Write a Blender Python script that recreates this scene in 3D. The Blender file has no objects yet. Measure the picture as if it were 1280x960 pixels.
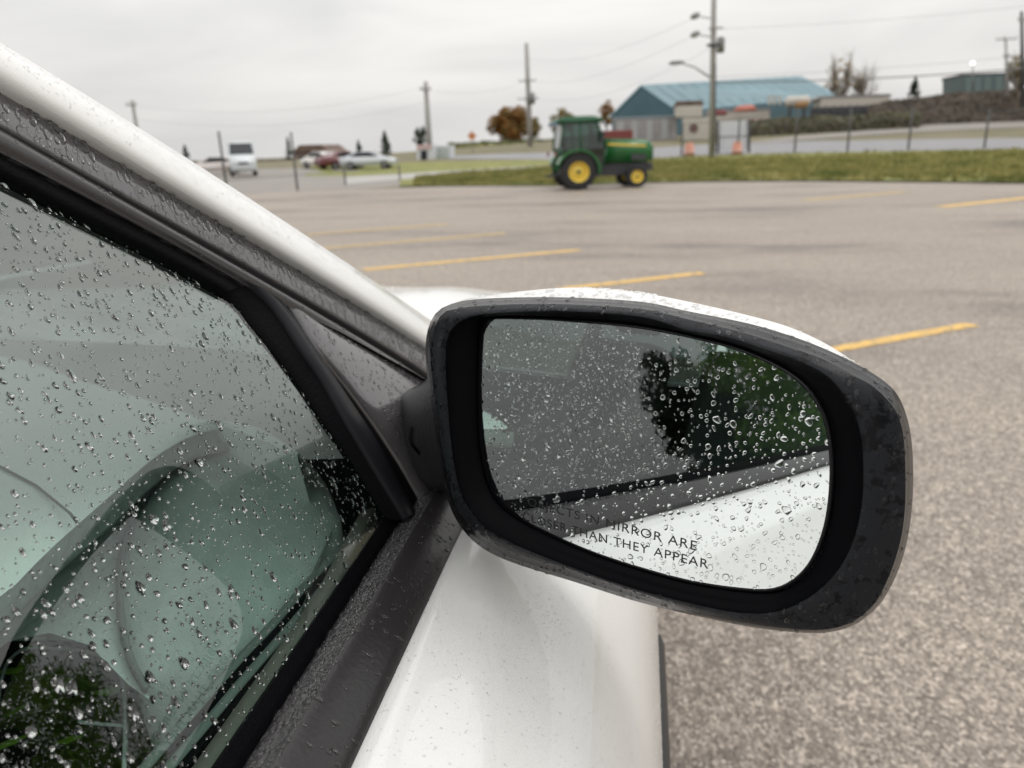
import bpy, bmesh, math, random
import numpy as np
from math import radians, sin, cos, pi, tan, sqrt, atan2
from mathutils import Vector, noise

random.seed(7); rng = np.random.default_rng(7)
scene = bpy.context.scene
COL = scene.collection

# ------------------------------------------------------------------ camera
# car frame: +Y car forward, +X to the right of the car, ground at z = 0
H = 1.22; FP = 930.0
YAW, PITCH, ROLL = radians(9.9), radians(17.5), radians(2.0)
def _basis():
    F = np.array([-sin(YAW)*cos(PITCH), cos(YAW)*cos(PITCH), -sin(PITCH)])
    R0 = np.cross(F, [0, 0, 1]); R0 /= np.linalg.norm(R0); U0 = np.cross(R0, F)
    return R0*cos(ROLL)-U0*sin(ROLL), U0*cos(ROLL)+R0*sin(ROLL), F
CR, CU, CF = _basis(); CP = np.array([0, 0, H])
cam_d = bpy.data.cameras.new('camera'); cam = bpy.data.objects.new('camera', cam_d); COL.objects.link(cam)
from mathutils import Matrix
cam.matrix_world = Matrix(((CR[0], CU[0], -CF[0], 0), (CR[1], CU[1], -CF[1], 0), (CR[2], CU[2], -CF[2], H), (0, 0, 0, 1)))
cam_d.sensor_width = 36; cam_d.lens = FP/1280*36
cam_d.clip_start = .01; cam_d.clip_end = 5000
cam_d.dof.use_dof = True; cam_d.dof.focus_distance = .385; cam_d.dof.aperture_fstop = 10.0
scene.camera = cam

# ------------------------------------------------------------------ world, sun, exposure
SUN_EL, SUN_AZ = radians(55), radians(75)
world = bpy.data.worlds.new('World'); scene.world = world; world.use_nodes = True
nt = world.node_tree; nt.nodes.clear()
def N(tree, typ, **kw):
    n = tree.nodes.new(typ)
    for k, v in kw.items():
        if k in n.inputs: n.inputs[k].default_value = v
        else: setattr(n, k, v)
    return n
def ramp(tree, stops):
    r = tree.nodes.new('ShaderNodeValToRGB')
    while len(r.color_ramp.elements) > 1: r.color_ramp.elements.remove(r.color_ramp.elements[0])
    for i, (p, c) in enumerate(stops):
        e = r.color_ramp.elements[0] if i == 0 else r.color_ramp.elements.new(p)
        e.position = p; e.color = (*c, 1) if len(c) == 3 else c
    return r
def math_(tree, op, a, b=None):
    n = tree.nodes.new('ShaderNodeMath'); n.operation = op
    for i, v in enumerate((a, b)):
        if v is None: continue
        if isinstance(v, (int, float)): n.inputs[i].default_value = v
        else: tree.links.new(v, n.inputs[i])
    return n.outputs[0]
L = nt.links
sky = N(nt, 'ShaderNodeTexSky'); sky.sky_type = 'NISHITA'; sky.sun_disc = False
sky.sun_elevation = SUN_EL; sky.sun_rotation = SUN_AZ; sky.air_density = 1.5; sky.dust_density = 4
bgs = N(nt, 'ShaderNodeBackground'); bgs.inputs['Strength'].default_value = .05; L.new(sky.outputs[0], bgs.inputs['Color'])
tc = N(nt, 'ShaderNodeTexCoord'); sep = N(nt, 'ShaderNodeSeparateXYZ'); L.new(tc.outputs['Generated'], sep.inputs[0])
mp = N(nt, 'ShaderNodeMapping'); mp.inputs['Scale'].default_value = (1.3, 1.3, 6.5); L.new(tc.outputs['Generated'], mp.inputs[0])
nz = N(nt, 'ShaderNodeTexNoise'); nz.inputs['Scale'].default_value = 1.6; nz.inputs['Detail'].default_value = 5; nz.inputs['Roughness'].default_value = .5
nz.inputs['Distortion'].default_value = .4
L.new(mp.outputs[0], nz.inputs['Vector'])
cr = ramp(nt, [(.30, (.66, .66, .655)), (.5, (.775, .765, .75)), (.70, (.90, .875, .845))]); L.new(nz.outputs['Fac'], cr.inputs[0])
zen = math_(nt, 'MULTIPLY_ADD', math_(nt, 'MAXIMUM', sep.outputs['Z'], 0.0), 1.35); nt.nodes[-1].inputs[2].default_value = .99
bgc = N(nt, 'ShaderNodeBackground'); L.new(cr.outputs[0], bgc.inputs['Color']); L.new(zen, bgc.inputs['Strength'])
add = N(nt, 'ShaderNodeMixShader'); add.inputs[0].default_value = .92
L.new(bgs.outputs[0], add.inputs[1]); L.new(bgc.outputs[0], add.inputs[2])
wo = N(nt, 'ShaderNodeOutputWorld'); L.new(add.outputs[0], wo.inputs[0])

sun_d = bpy.data.lights.new('sun', 'SUN'); sun_d.energy = .7; sun_d.angle = radians(22); sun_d.color = (1, .96, .9)
sun = bpy.data.objects.new('sun', sun_d); COL.objects.link(sun)
sdir = Vector((sin(SUN_AZ)*cos(SUN_EL), cos(SUN_AZ)*cos(SUN_EL), sin(SUN_EL)))
sun.rotation_euler = sdir.to_track_quat('Z', 'Y').to_euler()
scene.view_settings.view_transform = 'Standard'; scene.view_settings.look = 'None'
scene.view_settings.exposure = 0; scene.view_settings.gamma = 1; scene.view_settings.use_curve_mapping = False
scene.render.engine = 'CYCLES'
cy = scene.cycles; cy.use_denoising = True; cy.max_bounces = 14; cy.transmission_bounces = 8; cy.glossy_bounces = 6
cy.transparent_max_bounces = 16; cy.diffuse_bounces = 3; cy.sample_clamp_indirect = 6
scene.cycles.film_exposure = 1.0

# ------------------------------------------------------------------ surveying helpers: a sight line met with a surface
def ray(x, y): return CF+CR*(x-640)/FP-CU*(y-480)/FP
def onz(x, y, z=0.): r = ray(x, y); return CP+r*(z-H)/r[2]
def onx(x, y, X): r = ray(x, y); return CP+r*X/r[0]
def ony(x, y, Y): r = ray(x, y); return CP+r*Y/r[1]
def onp(x, y, P, n): r = ray(x, y); P = np.array(P, float); n = np.array(n, float); return CP+r*((P-CP)@n)/(r@n)
TUM = radians(28); GN = np.array([cos(TUM), 0, sin(TUM)]); G0 = np.array([-.172, 0, .97])
def ong(x, y, off=0.): return onp(x, y, G0+GN*off, GN)          # on the side-glass plane, off metres proud of it
def sat(v): return max(0., min(1., v))
def terrain(x, y):
    h = .045*max(0., y-60)*sat((x+90)/130)
    if y > 60: h *= min(1., 260/max(y, 1))
    return h
def ground_at(px, py):
    r = ray(px, py); t = 1.; p = CP
    while t < 900:
        p = CP+r*t
        if p[2] <= terrain(p[0], p[1]): return np.array([p[0], p[1], terrain(p[0], p[1])])
        t *= 1.004
    return p

# ------------------------------------------------------------------ materials
MATS = {}
def mat(name, color, rough=.5, metal=0., spec=.5, var=0., vscale=8., bump=0., bscale=60., coat=0., detail=4, emit=None, coords='Object'):
    if name in MATS: return MATS[name]
    m = bpy.data.materials.new(name); m.use_nodes = True; t = m.node_tree; b = t.nodes['Principled BSDF']; MATS[name] = m
    b.inputs['Base Color'].default_value = (*color, 1); b.inputs['Roughness'].default_value = rough; b.inputs['Metallic'].default_value = metal
    b.inputs['Specular IOR Level'].default_value = spec; b.inputs['Coat Weight'].default_value = coat; b.inputs['Coat Roughness'].default_value = .03
    c = t.nodes.new('ShaderNodeTexCoord')
    if var:
        n = N(t, 'ShaderNodeTexNoise', Scale=vscale, Detail=float(detail), Roughness=.6); t.links.new(c.outputs[coords], n.inputs['Vector'])
        r = ramp(t, [(.3, tuple(v*(1-var) for v in color)), (.7, tuple(min(1, v*(1+var)) for v in color))])
        t.links.new(n.outputs['Fac'], r.inputs[0]); t.links.new(r.outputs[0], b.inputs['Base Color'])
    if bump:
        n = N(t, 'ShaderNodeTexNoise', Scale=bscale, Detail=3.); t.links.new(c.outputs[coords], n.inputs['Vector'])
        bp = N(t, 'ShaderNodeBump', Strength=min(1., bump), Distance=.002 if bump <= 1 else .002*bump); t.links.new(n.outputs['Fac'], bp.inputs['Height']); t.links.new(bp.outputs[0], b.inputs['Normal'])
    if emit: b.inputs['Emission Color'].default_value = (*emit[0], 1); b.inputs['Emission Strength'].default_value = emit[1]
    return m
def m_new(name):
    m = bpy.data.materials.new(name); m.use_nodes = True; t = m.node_tree; t.nodes.clear(); MATS[name] = m
    return m, t, N(t, 'ShaderNodeOutputMaterial')
def thin_glass(name, tint, refl=(.95, .95, .95), base=.095):
    m, t, out = m_new(name)
    g = N(t, 'ShaderNodeNewGeometry'); dp = N(t, 'ShaderNodeVectorMath'); dp.operation = 'DOT_PRODUCT'
    t.links.new(g.outputs['Incoming'], dp.inputs[0]); t.links.new(g.outputs['Normal'], dp.inputs[1])
    c = math_(t, 'ABSOLUTE', dp.outputs['Value']); p = math_(t, 'POWER', math_(t, 'SUBTRACT', 1.0, c), 4.6)
    f = math_(t, 'MULTIPLY_ADD', p, .95); t.nodes[-1].inputs[2].default_value = base
    f = math_(t, 'MINIMUM', f, 1.0)
    tr = N(t, 'ShaderNodeBsdfTransparent', Color=(*tint, 1)); gl = N(t, 'ShaderNodeBsdfGlossy', Color=(*refl, 1), Roughness=0.)
    mx = N(t, 'ShaderNodeMixShader'); t.links.new(f, mx.inputs[0]); t.links.new(tr.outputs[0], mx.inputs[1]); t.links.new(gl.outputs[0], mx.inputs[2]); t.links.new(mx.outputs[0], out.inputs[0])
    return m
def water_mat():
    m, t, out = m_new('rain_water')
    g = N(t, 'ShaderNodeBsdfGlass', IOR=1.33, Roughness=0., Color=(1, 1, 1, 1)); t.links.new(g.outputs[0], out.inputs[0]); return m
def mirror_mat():
    m, t, out = m_new('mirror_silvering')
    g = N(t, 'ShaderNodeBsdfGlossy', Color=(.80, .84, .84, 1), Roughness=0.); t.links.new(g.outputs[0], out.inputs[0]); return m
def asphalt_mat():
    m = mat('asphalt', (.2, .18, .16), rough=.62, spec=.35); t = m.node_tree; b = t.nodes['Principled BSDF']
    c = N(t, 'ShaderNodeTexCoord')
    ms = N(t, 'ShaderNodeMapping'); ms.inputs['Scale'].default_value = (1., .66, 1.); t.links.new(c.outputs['Object'], ms.inputs[0])
    v = N(t, 'ShaderNodeTexVoronoi', Scale=150.); t.links.new(ms.outputs[0], v.inputs['Vector'])
    r = ramp(t, [(0., (.150, .128, .108)), (.25, (.212, .182, .154)), (.55, (.290, .250, .212)), (.8, (.385, .335, .285)), (1., (.57, .50, .43))])
    sp = N(t, 'ShaderNodeSeparateColor'); t.links.new(v.outputs['Color'], sp.inputs[0]); t.links.new(sp.outputs[0], r.inputs[0])
    n2 = N(t, 'ShaderNodeTexNoise', Scale=26., Detail=6., Roughness=.7); t.links.new(ms.outputs[0], n2.inputs['Vector'])
    r2 = ramp(t, [(.3, (.72, .72, .72)), (.7, (1.18, 1.18, 1.18))]); t.links.new(n2.outputs['Fac'], r2.inputs[0])
    mp = N(t, 'ShaderNodeMapping'); mp.inputs['Scale'].default_value = (.35, .9, 1); mp.inputs['Rotation'].default_value = (0, 0, .25); t.links.new(c.outputs['Object'], mp.inputs[0])
    n3 = N(t, 'ShaderNodeTexNoise', Scale=.55, Detail=5., Roughness=.62); t.links.new(mp.outputs[0], n3.inputs['Vector'])
    r3 = ramp(t, [(.36, (.60, .60, .62)), (.47, (.93, .92, .92)), (.62, (1.03, 1.02, 1.0)), (.75, (1.16, 1.14, 1.12))]); t.links.new(n3.outputs['Fac'], r3.inputs[0])
    a = N(t, 'ShaderNodeMix', data_type='RGBA', blend_type='MULTIPLY'); a.inputs[0].default_value = 1
    t.links.new(r.outputs[0], a.inputs[6]); t.links.new(r2.outputs[0], a.inputs[7])
    a2 = N(t, 'ShaderNodeMix', data_type='RGBA', blend_type='MULTIPLY'); a2.inputs[0].default_value = 1
    t.links.new(a.outputs[2], a2.inputs[6]); t.links.new(r3.outputs[0], a2.inputs[7]); t.links.new(a2.outputs[2], b.inputs['Base Color'])
    v2 = N(t, 'ShaderNodeTexVoronoi', Scale=95.); t.links.new(ms.outputs[0], v2.inputs['Vector'])
    sp2 = N(t, 'ShaderNodeSeparateColor'); t.links.new(v2.outputs['Color'], sp2.inputs[0])
    st = math_(t, 'MULTIPLY', math_(t, 'LESS_THAN', v2.outputs['Distance'], .36), math_(t, 'GREATER_THAN', sp2.outputs[0], .62))
    a3 = N(t, 'ShaderNodeMix', data_type='RGBA'); t.links.new(math_(t, 'MULTIPLY', st, .45), a3.inputs[0]); t.links.new(a2.outputs[2], a3.inputs[6]); a3.inputs[7].default_value = (.46, .41, .36, 1); t.links.new(a3.outputs[2], b.inputs['Base Color'])
    bp = N(t, 'ShaderNodeBump', Strength=.5, Distance=.003); t.links.new(sp.outputs[1], bp.inputs['Height']); t.links.new(bp.outputs[0], b.inputs['Normal'])
    return m
def two_tone(name, a, bcol, scale, lo=.4, hi=.6, rough=.8, detail=5, stretch=(1, 1, 1), bump=0):
    m = mat(name, a, rough=rough, spec=.3); t = m.node_tree; b = t.nodes['Principled BSDF']; c = N(t, 'ShaderNodeTexCoord')
    mp = N(t, 'ShaderNodeMapping'); mp.inputs['Scale'].default_value = stretch; t.links.new(c.outputs['Object'], mp.inputs[0])
    n = N(t, 'ShaderNodeTexNoise', Scale=scale, Detail=float(detail), Roughness=.65); t.links.new(mp.outputs[0], n.inputs['Vector'])
    r = ramp(t, [(lo, a), (hi, bcol)]); t.links.new(n.outputs['Fac'], r.inputs[0]); t.links.new(r.outputs[0], b.inputs['Base Color'])
    if bump:
        bp = N(t, 'ShaderNodeBump', Strength=bump, Distance=.02); t.links.new(n.outputs['Fac'], bp.inputs['Height']); t.links.new(bp.outputs[0], b.inputs['Normal'])
    return m
PAINT = mat('white_car_paint', (.75, .75, .74), rough=.28, coat=.7, spec=.5, bump=.10, bscale=900)
BLACKG = mat('wet_black_plastic', (.007, .007, .009), rough=.22, spec=.30, bump=.08, bscale=400)
BLACKM = mat('black_inner_plastic', (.003, .003, .004), rough=.5, spec=.05)
FLANGE = mat('wet_textured_plastic', (.012, .013, .016), rough=.24, spec=.15, bump=.12, bscale=350, var=.3, vscale=60)
APPL = mat('grey_wet_pillar_cover', (.07, .066, .070), rough=.14, spec=1., bump=.03, bscale=120, coat=.6)
FRAMEM = mat('door_frame_paint', (.032, .030, .032), rough=.25, spec=.6, bump=.05, bscale=200, coat=.4)
RUBBER = mat('black_rubber', (.003, .003, .004), rough=.5, spec=.06, bump=.3, bscale=500)
WATER = water_mat(); MIRROR = mirror_mat()
SIDEG = thin_glass('tinted_side_glass', (.69, .84, .785))
DIMG = thin_glass('cabin_darkening_glass', (.10, .12, .115))  # dark tint added to keep the cabin dim in the mirror view
WINDG = thin_glass('windscreen_glass', (.78, .88, .84))
FOGG, ft, fo = m_new('windscreen_added_fog')  # fog added to give the screen an even grey through the side window
_f = N(ft, 'ShaderNodeTexNoise', Scale=9., Detail=6., Roughness=.65); _c = N(ft, 'ShaderNodeTexCoord'); ft.links.new(_c.outputs['Object'], _f.inputs['Vector'])
_r = ramp(ft, [(.3, (.74, .74, .74)), (.7, (.88, .88, .88))]); ft.links.new(_f.outputs['Fac'], _r.inputs[0])
_t = N(ft, 'ShaderNodeBsdfTransparent', Color=(.75, .8, .78, 1)); _l = N(ft, 'ShaderNodeBsdfTranslucent', Color=(.135, .122, .127, 1)); _g = N(ft, 'ShaderNodeBsdfGlossy', Roughness=.4)
_m = N(ft, 'ShaderNodeMixShader'); ft.links.new(_r.outputs[0], _m.inputs[0]); ft.links.new(_t.outputs[0], _m.inputs[1]); ft.links.new(_l.outputs[0], _m.inputs[2])
_m2 = N(ft, 'ShaderNodeMixShader'); _m2.inputs[0].default_value = .03; ft.links.new(_m.outputs[0], _m2.inputs[1]); ft.links.new(_g.outputs[0], _m2.inputs[2]); ft.links.new(_m2.outputs[0], fo.inputs[0])
def blotch(m, dark, light, sc):
    t = m.node_tree; b = t.nodes['Principled BSDF']; c = N(t, 'ShaderNodeTexCoord')
    n = N(t, 'ShaderNodeTexNoise', Scale=sc, Detail=5., Roughness=.62); t.links.new(c.outputs['Object'], n.inputs['Vector'])
    r = ramp(t, [(.40, dark), (.47, light), (1., light)]); t.links.new(n.outputs['Fac'], r.inputs[0]); t.links.new(r.outputs[0], b.inputs['Base Color'])
    r2 = ramp(t, [(.40, (.12, .12, .12)), (.47, (.34, .34, .34))]); t.links.new(n.outputs['Fac'], r2.inputs[0]); t.links.new(r2.outputs[0], b.inputs['Roughness'])
blotch(FLANGE, (.008, .008, .010), (.016, .0175, .021), 140.)
DASH = mat('pale_dashboard_plastic', (.88, .90, .89), rough=.6, bump=.3, bscale=900)
REFLG = mat('mirror_reflection_grey', (.50, .53, .52), rough=.6, var=.15, vscale=30, bump=.4, bscale=700)
DARKIN = mat('dark_cabin_plastic', (.03, .034, .034), rough=.6)
ASPH = asphalt_mat()

# ------------------------------------------------------------------ object helpers
def link(name, me, m=None, parent=None, smooth=False, kind=None):
    o = bpy.data.objects.new(name, me); COL.objects.link(o)
    if m is not None and not me.materials: me.materials.append(m)
    if parent: o.parent = parent; o.matrix_parent_inverse = parent.matrix_world.inverted() if parent.type != 'EMPTY' else Matrix.Identity(4)
    if smooth: me.polygons.foreach_set('use_smooth', [True]*len(me.polygons))
    if kind: o['kind'] = kind
    return o
def raw(name, vs, fs, m, parent=None, smooth=False, kind=None):
    me = bpy.data.meshes.new(name); me.from_pydata([tuple(map(float, v)) for v in vs], [], [tuple(map(int, f)) for f in fs]); me.update()
    return link(name, me, m, parent, smooth, kind)
def bmo(name, bm, m, parent=None, smooth=False, kind=None):
    me = bpy.data.meshes.new(name); bmesh.ops.recalc_face_normals(bm, faces=bm.faces); bm.to_mesh(me); bm.free()
    return link(name, me, m, parent, smooth, kind)
def thing(name, loc, label, cat, group=None, rz=0.):
    o = bpy.data.objects.new(name, None); COL.objects.link(o); o.location = loc; o.rotation_euler.z = rz; o.empty_display_size = .2
    return tag(o, label, cat, group)
def tag(o, label, cat, group=None):
    o['label'] = label; o['category'] = cat
    if group: o['group'] = group
    return o
def loft(name, loops, m, parent=None, closed=False, cap0=False, cap1=False, smooth=True):
    n = len(loops[0]); vs = [p for l in loops for p in l]; fs = []
    for i in range(len(loops)-1):
        for j in range(n if closed else n-1):
            k = (j+1) % n; fs.append((i*n+j, i*n+k, (i+1)*n+k, (i+1)*n+j))
    if cap0: fs.append(tuple(range(n))[::-1])
    if cap1: fs.append(tuple((len(loops)-1)*n+j for j in range(n)))
    me = bpy.data.meshes.new(name); me.from_pydata([tuple(map(float, v)) for v in vs], [], fs); me.update()
    bm = bmesh.new(); bm.from_mesh(me); bmesh.ops.recalc_face_normals(bm, faces=bm.faces); bm.to_mesh(me); bm.free()
    return link(name, me, m, parent, smooth)
def bbox(bm, x0, x1, y0, y1, z0, z1, bev=0., M=None):
    r = bmesh.ops.create_cube(bm, size=1.); vs = r['verts']
    for v in vs: v.co = Vector(((x0+x1)/2+v.co.x*(x1-x0), (y0+y1)/2+v.co.y*(y1-y0), (z0+z1)/2+v.co.z*(z1-z0)))
    if bev:
        es = list({e for v in vs for e in v.link_edges})
        r = bmesh.ops.bevel(bm, geom=es, offset=bev, segments=2, affect='EDGES', profile=.7); vs = list({v for f in r['faces'] for v in f.verts} | {v for v in vs if v.is_valid})
    if M is not None:
        for v in vs: v.co = M @ v.co
def tube(bm, pts, rad, seg=8, cap=True):
    pts = [Vector(p) for p in pts]; n = len(pts); rr = rad if isinstance(rad, (list, tuple)) else [rad]*n; rings = []
    up = Vector((0, 0, 1))
    for i, p in enumerate(pts):
        d = (pts[min(i+1, n-1)]-pts[max(i-1, 0)]).normalized()
        u = up if abs(d.dot(up)) < .95 else Vector((1, 0, 0)); a = d.cross(u).normalized(); b = a.cross(d)
        rings.append([bm.verts.new(p+(a*cos(2*pi*k/seg)+b*sin(2*pi*k/seg))*rr[i]) for k in range(seg)])
    for i in range(n-1):
        for k in range(seg): bm.faces.new((rings[i][k], rings[i][(k+1) % seg], rings[i+1][(k+1) % seg], rings[i+1][k]))
    if cap: bm.faces.new(rings[0][::-1]); bm.faces.new(rings[-1])
def tubeo(name, pts, rad, m, parent=None, seg=8, smooth=True):
    bm = bmesh.new(); tube(bm, pts, rad, seg); return bmo(name, bm, m, parent, smooth)
def boxo(name, b, m, parent=None, bev=0.):
    bm = bmesh.new(); bbox(bm, *b, bev=bev); return bmo(name, bm, m, parent)
def prism(bm, poly, a, b, axis='y'):
    def P(u, v, w): return {'y': (u, w, v), 'x': (w, u, v), 'z': (u, v, w)}[axis]
    A = [bm.verts.new(P(u, v, a)) for u, v in poly]; B = [bm.verts.new(P(u, v, b)) for u, v in poly]; n = len(poly)
    bm.faces.new(A); bm.faces.new(B[::-1])
    for i in range(n): bm.faces.new((A[i], B[i], B[(i+1) % n], A[(i+1) % n]))
def lathe(bm, prof, seg, cx=0., cy=0., cz=0., axis='y', cap=True):
    rings = []
    for r, h in prof:
        ring = []
        for k in range(seg):
            a = 2*pi*k/seg; u, v = r*cos(a), r*sin(a)
            ring.append(bm.verts.new({'y': (cx+u, cy+h, cz+v), 'x': (cx+h, cy+u, cz+v), 'z': (cx+u, cy+v, cz+h)}[axis]))
        rings.append(ring)
    for i in range(len(rings)-1):
        for k in range(seg): bm.faces.new((rings[i][k], rings[i][(k+1) % seg], rings[i+1][(k+1) % seg], rings[i+1][k]))
    if cap: bm.faces.new(rings[0][::-1]); bm.faces.new(rings[-1])
def catmull(pts, per=8, closed=False):
    P = [np.array(p, float) for p in pts]; n = len(P); out = []
    rngi = range(n) if closed else range(n-1)
    for i in rngi:
        if closed: a, b, c, d = P[(i-1) % n], P[i], P[(i+1) % n], P[(i+2) % n]
        else: a, b, c, d = P[max(i-1, 0)], P[i], P[i+1], P[min(i+2, n-1)]
        for k in range(per):
            t = k/per; out.append(.5*((2*b)+(-a+c)*t+(2*a-5*b+4*c-d)*t*t+(-a+3*b-3*c+d)*t**3))
    if not closed: out.append(P[-1])
    return out
def resample(pts, n):
    P = np.array(pts, float); d = np.r_[0, np.cumsum(np.linalg.norm(np.diff(P, axis=0), axis=1))]; s = np.linspace(0, d[-1], n)
    return [np.array([np.interp(v, d, P[:, k]) for k in range(P.shape[1])]) for v in s]

# raindrops: one mesh of many irregular shallow water caps lying on a surface
def drops_mesh(name, items, parent, seg=9, rings=3, flat=.42, label=None, closed=False):
    """items: (point, normal, run direction, radius, elongation)"""
    V = []; Fc = []
    for (p, n, d, r, el) in items:
        n = np.array(n)/np.linalg.norm(n); d = np.array(d, float); d = d-n*(d@n); d /= max(1e-9, np.linalg.norm(d)); s = np.cross(n, d)
        b0 = len(V); ph = rng.uniform(0, 6.28, 3); am = rng.uniform(.03, .17, 3); sk = rng.uniform(-.3, .3)
        hh = r*flat*rng.uniform(.75, 1.15)
        for i in range(rings):
            f = 1-i/rings*.98; ang = f*pi/2; rr = sin(ang) if i else 1.; zz = cos(ang) if i else (.0 if closed else -.04)
            for k in range(seg):
                a = 2*pi*k/seg; w = 1+am[0]*sin(a+ph[0])+am[1]*sin(2*a+ph[1])+am[2]*sin(3*a+ph[2])
                u = cos(a)*w*el*(1-.25*(el-1)*sin(a)*0); v = sin(a)*w/sqrt(el)
                taper = 1-.25*(el-1)*max(0, -cos(a))
                V.append(p+(d*(u*rr*r+sk*r*.3*zz)+s*(v*taper*rr*r)+n*(zz*hh)))
        V.append(p+n*hh+d*sk*r*.3)
        for i in range(rings-1):
            for k in range(seg): Fc.append((b0+i*seg+k, b0+i*seg+(k+1) % seg, b0+(i+1)*seg+(k+1) % seg, b0+(i+1)*seg+k))
        for k in range(seg): Fc.append((b0+(rings-1)*seg+k, b0+(rings-1)*seg+(k+1) % seg, b0+rings*seg))
        if closed: Fc.append(tuple(b0+k for k in range(seg))[::-1])
    o = raw(name, V, Fc, WATER, parent, True, 'stuff')
    if label: o['label'] = label
    return o
class Spread:
    def __init__(s, cell): s.c = cell; s.g = {}
    def ok(s, u, v, r):
        ci, cj = int(u//s.c), int(v//s.c); k = int(r*2//s.c)+1
        for i in range(ci-k, ci+k+1):
            for j in range(cj-k, cj+k+1):
                for (a, b, q) in s.g.get((i, j), ()):
                    if (a-u)**2+(b-v)**2 < (q+r)**2*.85: return False
        s.g.setdefault((ci, cj), []).append((u, v, r)); return True
def scatter_on(o, n, rmin, rmax, keep, run=(0, 0, -1), el=(1, 1.5), power=2.4, lift=.00015):
    """drops on the faces of mesh object o; keep(point, normal) limits them"""
    me = o.data; me.calc_loop_triangles(); M = np.array(o.matrix_world)
    T = np.empty(len(me.loop_triangles)*3, int); me.loop_triangles.foreach_get('vertices', T); T = T.reshape(-1, 3)
    V = np.empty(len(me.vertices)*3); me.vertices.foreach_get('co', V); V = V.reshape(-1, 3)
    A, B, C = V[T[:, 0]], V[T[:, 1]], V[T[:, 2]]; X = np.cross(B-A, C-A); ar = np.linalg.norm(X, axis=1); cen = (A+B+C)/3; nn = X/np.maximum(ar, 1e-12)[:, None]
    to = CP-cen; flip = np.sum(nn*to, axis=1) < 0; nn[flip] *= -1
    ok = np.array([keep(c, q) for c, q in zip(cen, nn)]); w = ar*ok
    if w.sum() == 0: return []
    idx = rng.choice(len(w), size=n*2, p=w/w.sum()); out = []; g = {}
    for i in idx:
        a, b = rng.random(2)
        if a+b > 1: a, b = 1-a, 1-b
        p = A[i]+(B[i]-A[i])*a+(C[i]-A[i])*b
        r = rmin+(rmax-rmin)*rng.random()**power
        key = tuple((p//.004).astype(int)); bad = False
        for dx in (-1, 0, 1):
            for dy in (-1, 0, 1):
                for dz in (-1, 0, 1):
                    for (q, rq) in g.get((key[0]+dx, key[1]+dy, key[2]+dz), ()):
                        if np.linalg.norm(q-p) < (r+rq)*.9: bad = True
        if bad: continue
        g.setdefault(key, []).append((p, r)); out.append((p+nn[i]*lift, nn[i], run, r, rng.uniform(*el)))
        if len(out) >= n: break
    return out

# ================================================================== GROUND AND SETTING
def sheet(name, pts, m, dz=.004, kind='structure', sub=0, label=None):
    bm = bmesh.new(); vs = [bm.verts.new((p[0], p[1], (terrain(p[0], p[1]) if len(p) < 3 or True else p[2])+dz)) for p in pts]; bm.faces.new(vs)
    if sub: bmesh.ops.triangulate(bm, faces=bm.faces)
    return bmo(name, bm, m, None, False, kind)
def strip(name, up, lo, m, dz=.004, n=40, kind='structure'):
    """a ribbon between two ground lines given as sight points"""
    A = resample([ground_at(*p) for p in up], n); B = resample([ground_at(*p) for p in lo], n); K = 5; loops = []
    for i in range(K+1):
        t = i/K; loops.append([(a[0]*(1-t)+b[0]*t, a[1]*(1-t)+b[1]*t, 0) for a, b in zip(A, B)])
    loops = [[(x, y, terrain(x, y)+dz) for x, y, _ in l] for l in loops]
    o = loft(name, loops, m, None); o['kind'] = kind
    return o
GRASSM = two_tone('grass_ground', (.115, .135, .03), (.27, .26, .085), .9, .35, .65, detail=6, bump=.4)
DRYM = two_tone('dry_field', (.12, .115, .055), (.20, .17, .11), .25, .35, .65, detail=6)
ROADM = mat('road_surface', (.19, .187, .195), rough=.5, var=.12, vscale=.5)
YARDM = mat('yard_surface', (.21, .19, .17), rough=.6, var=.15, vscale=.4)
PATHM = mat('pale_footpath', (.34, .33, .31), rough=.6, var=.1, vscale=1.)
# one big terrain sheet
xs = np.unique(np.r_[np.linspace(-900, -100, 17), np.linspace(-100, 110, 43), np.linspace(110, 900, 17)])
ys = np.unique(np.r_[np.linspace(-300, 20, 9), np.linspace(20, 260, 49), np.linspace(260, 1500, 16)])
vs = [(x, y, terrain(x, y)) for y in ys for x in xs]; nx = len(xs)
raw('ground', vs, [(j*nx+i, j*nx+i+1, (j+1)*nx+i+1, (j+1)*nx+i) for j in range(len(ys)-1) for i in range(nx-1)], DRYM, None, True, 'structure')
edge = [ground_at(*p) for p in ((300, 243), (440, 237), (560, 233), (640, 233), (690, 233), (760, 230), (830, 227), (960, 226.5), (1120, 228), (1280, 230))]
lot = [(-70, -40), (60, -40), (60, 3), (22, 13)]+[(p[0], p[1]) for p in edge[::-1]]+[(-40, 27.5), (-70, 27)]
sheet('parking_lot', lot, ASPH)
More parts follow.
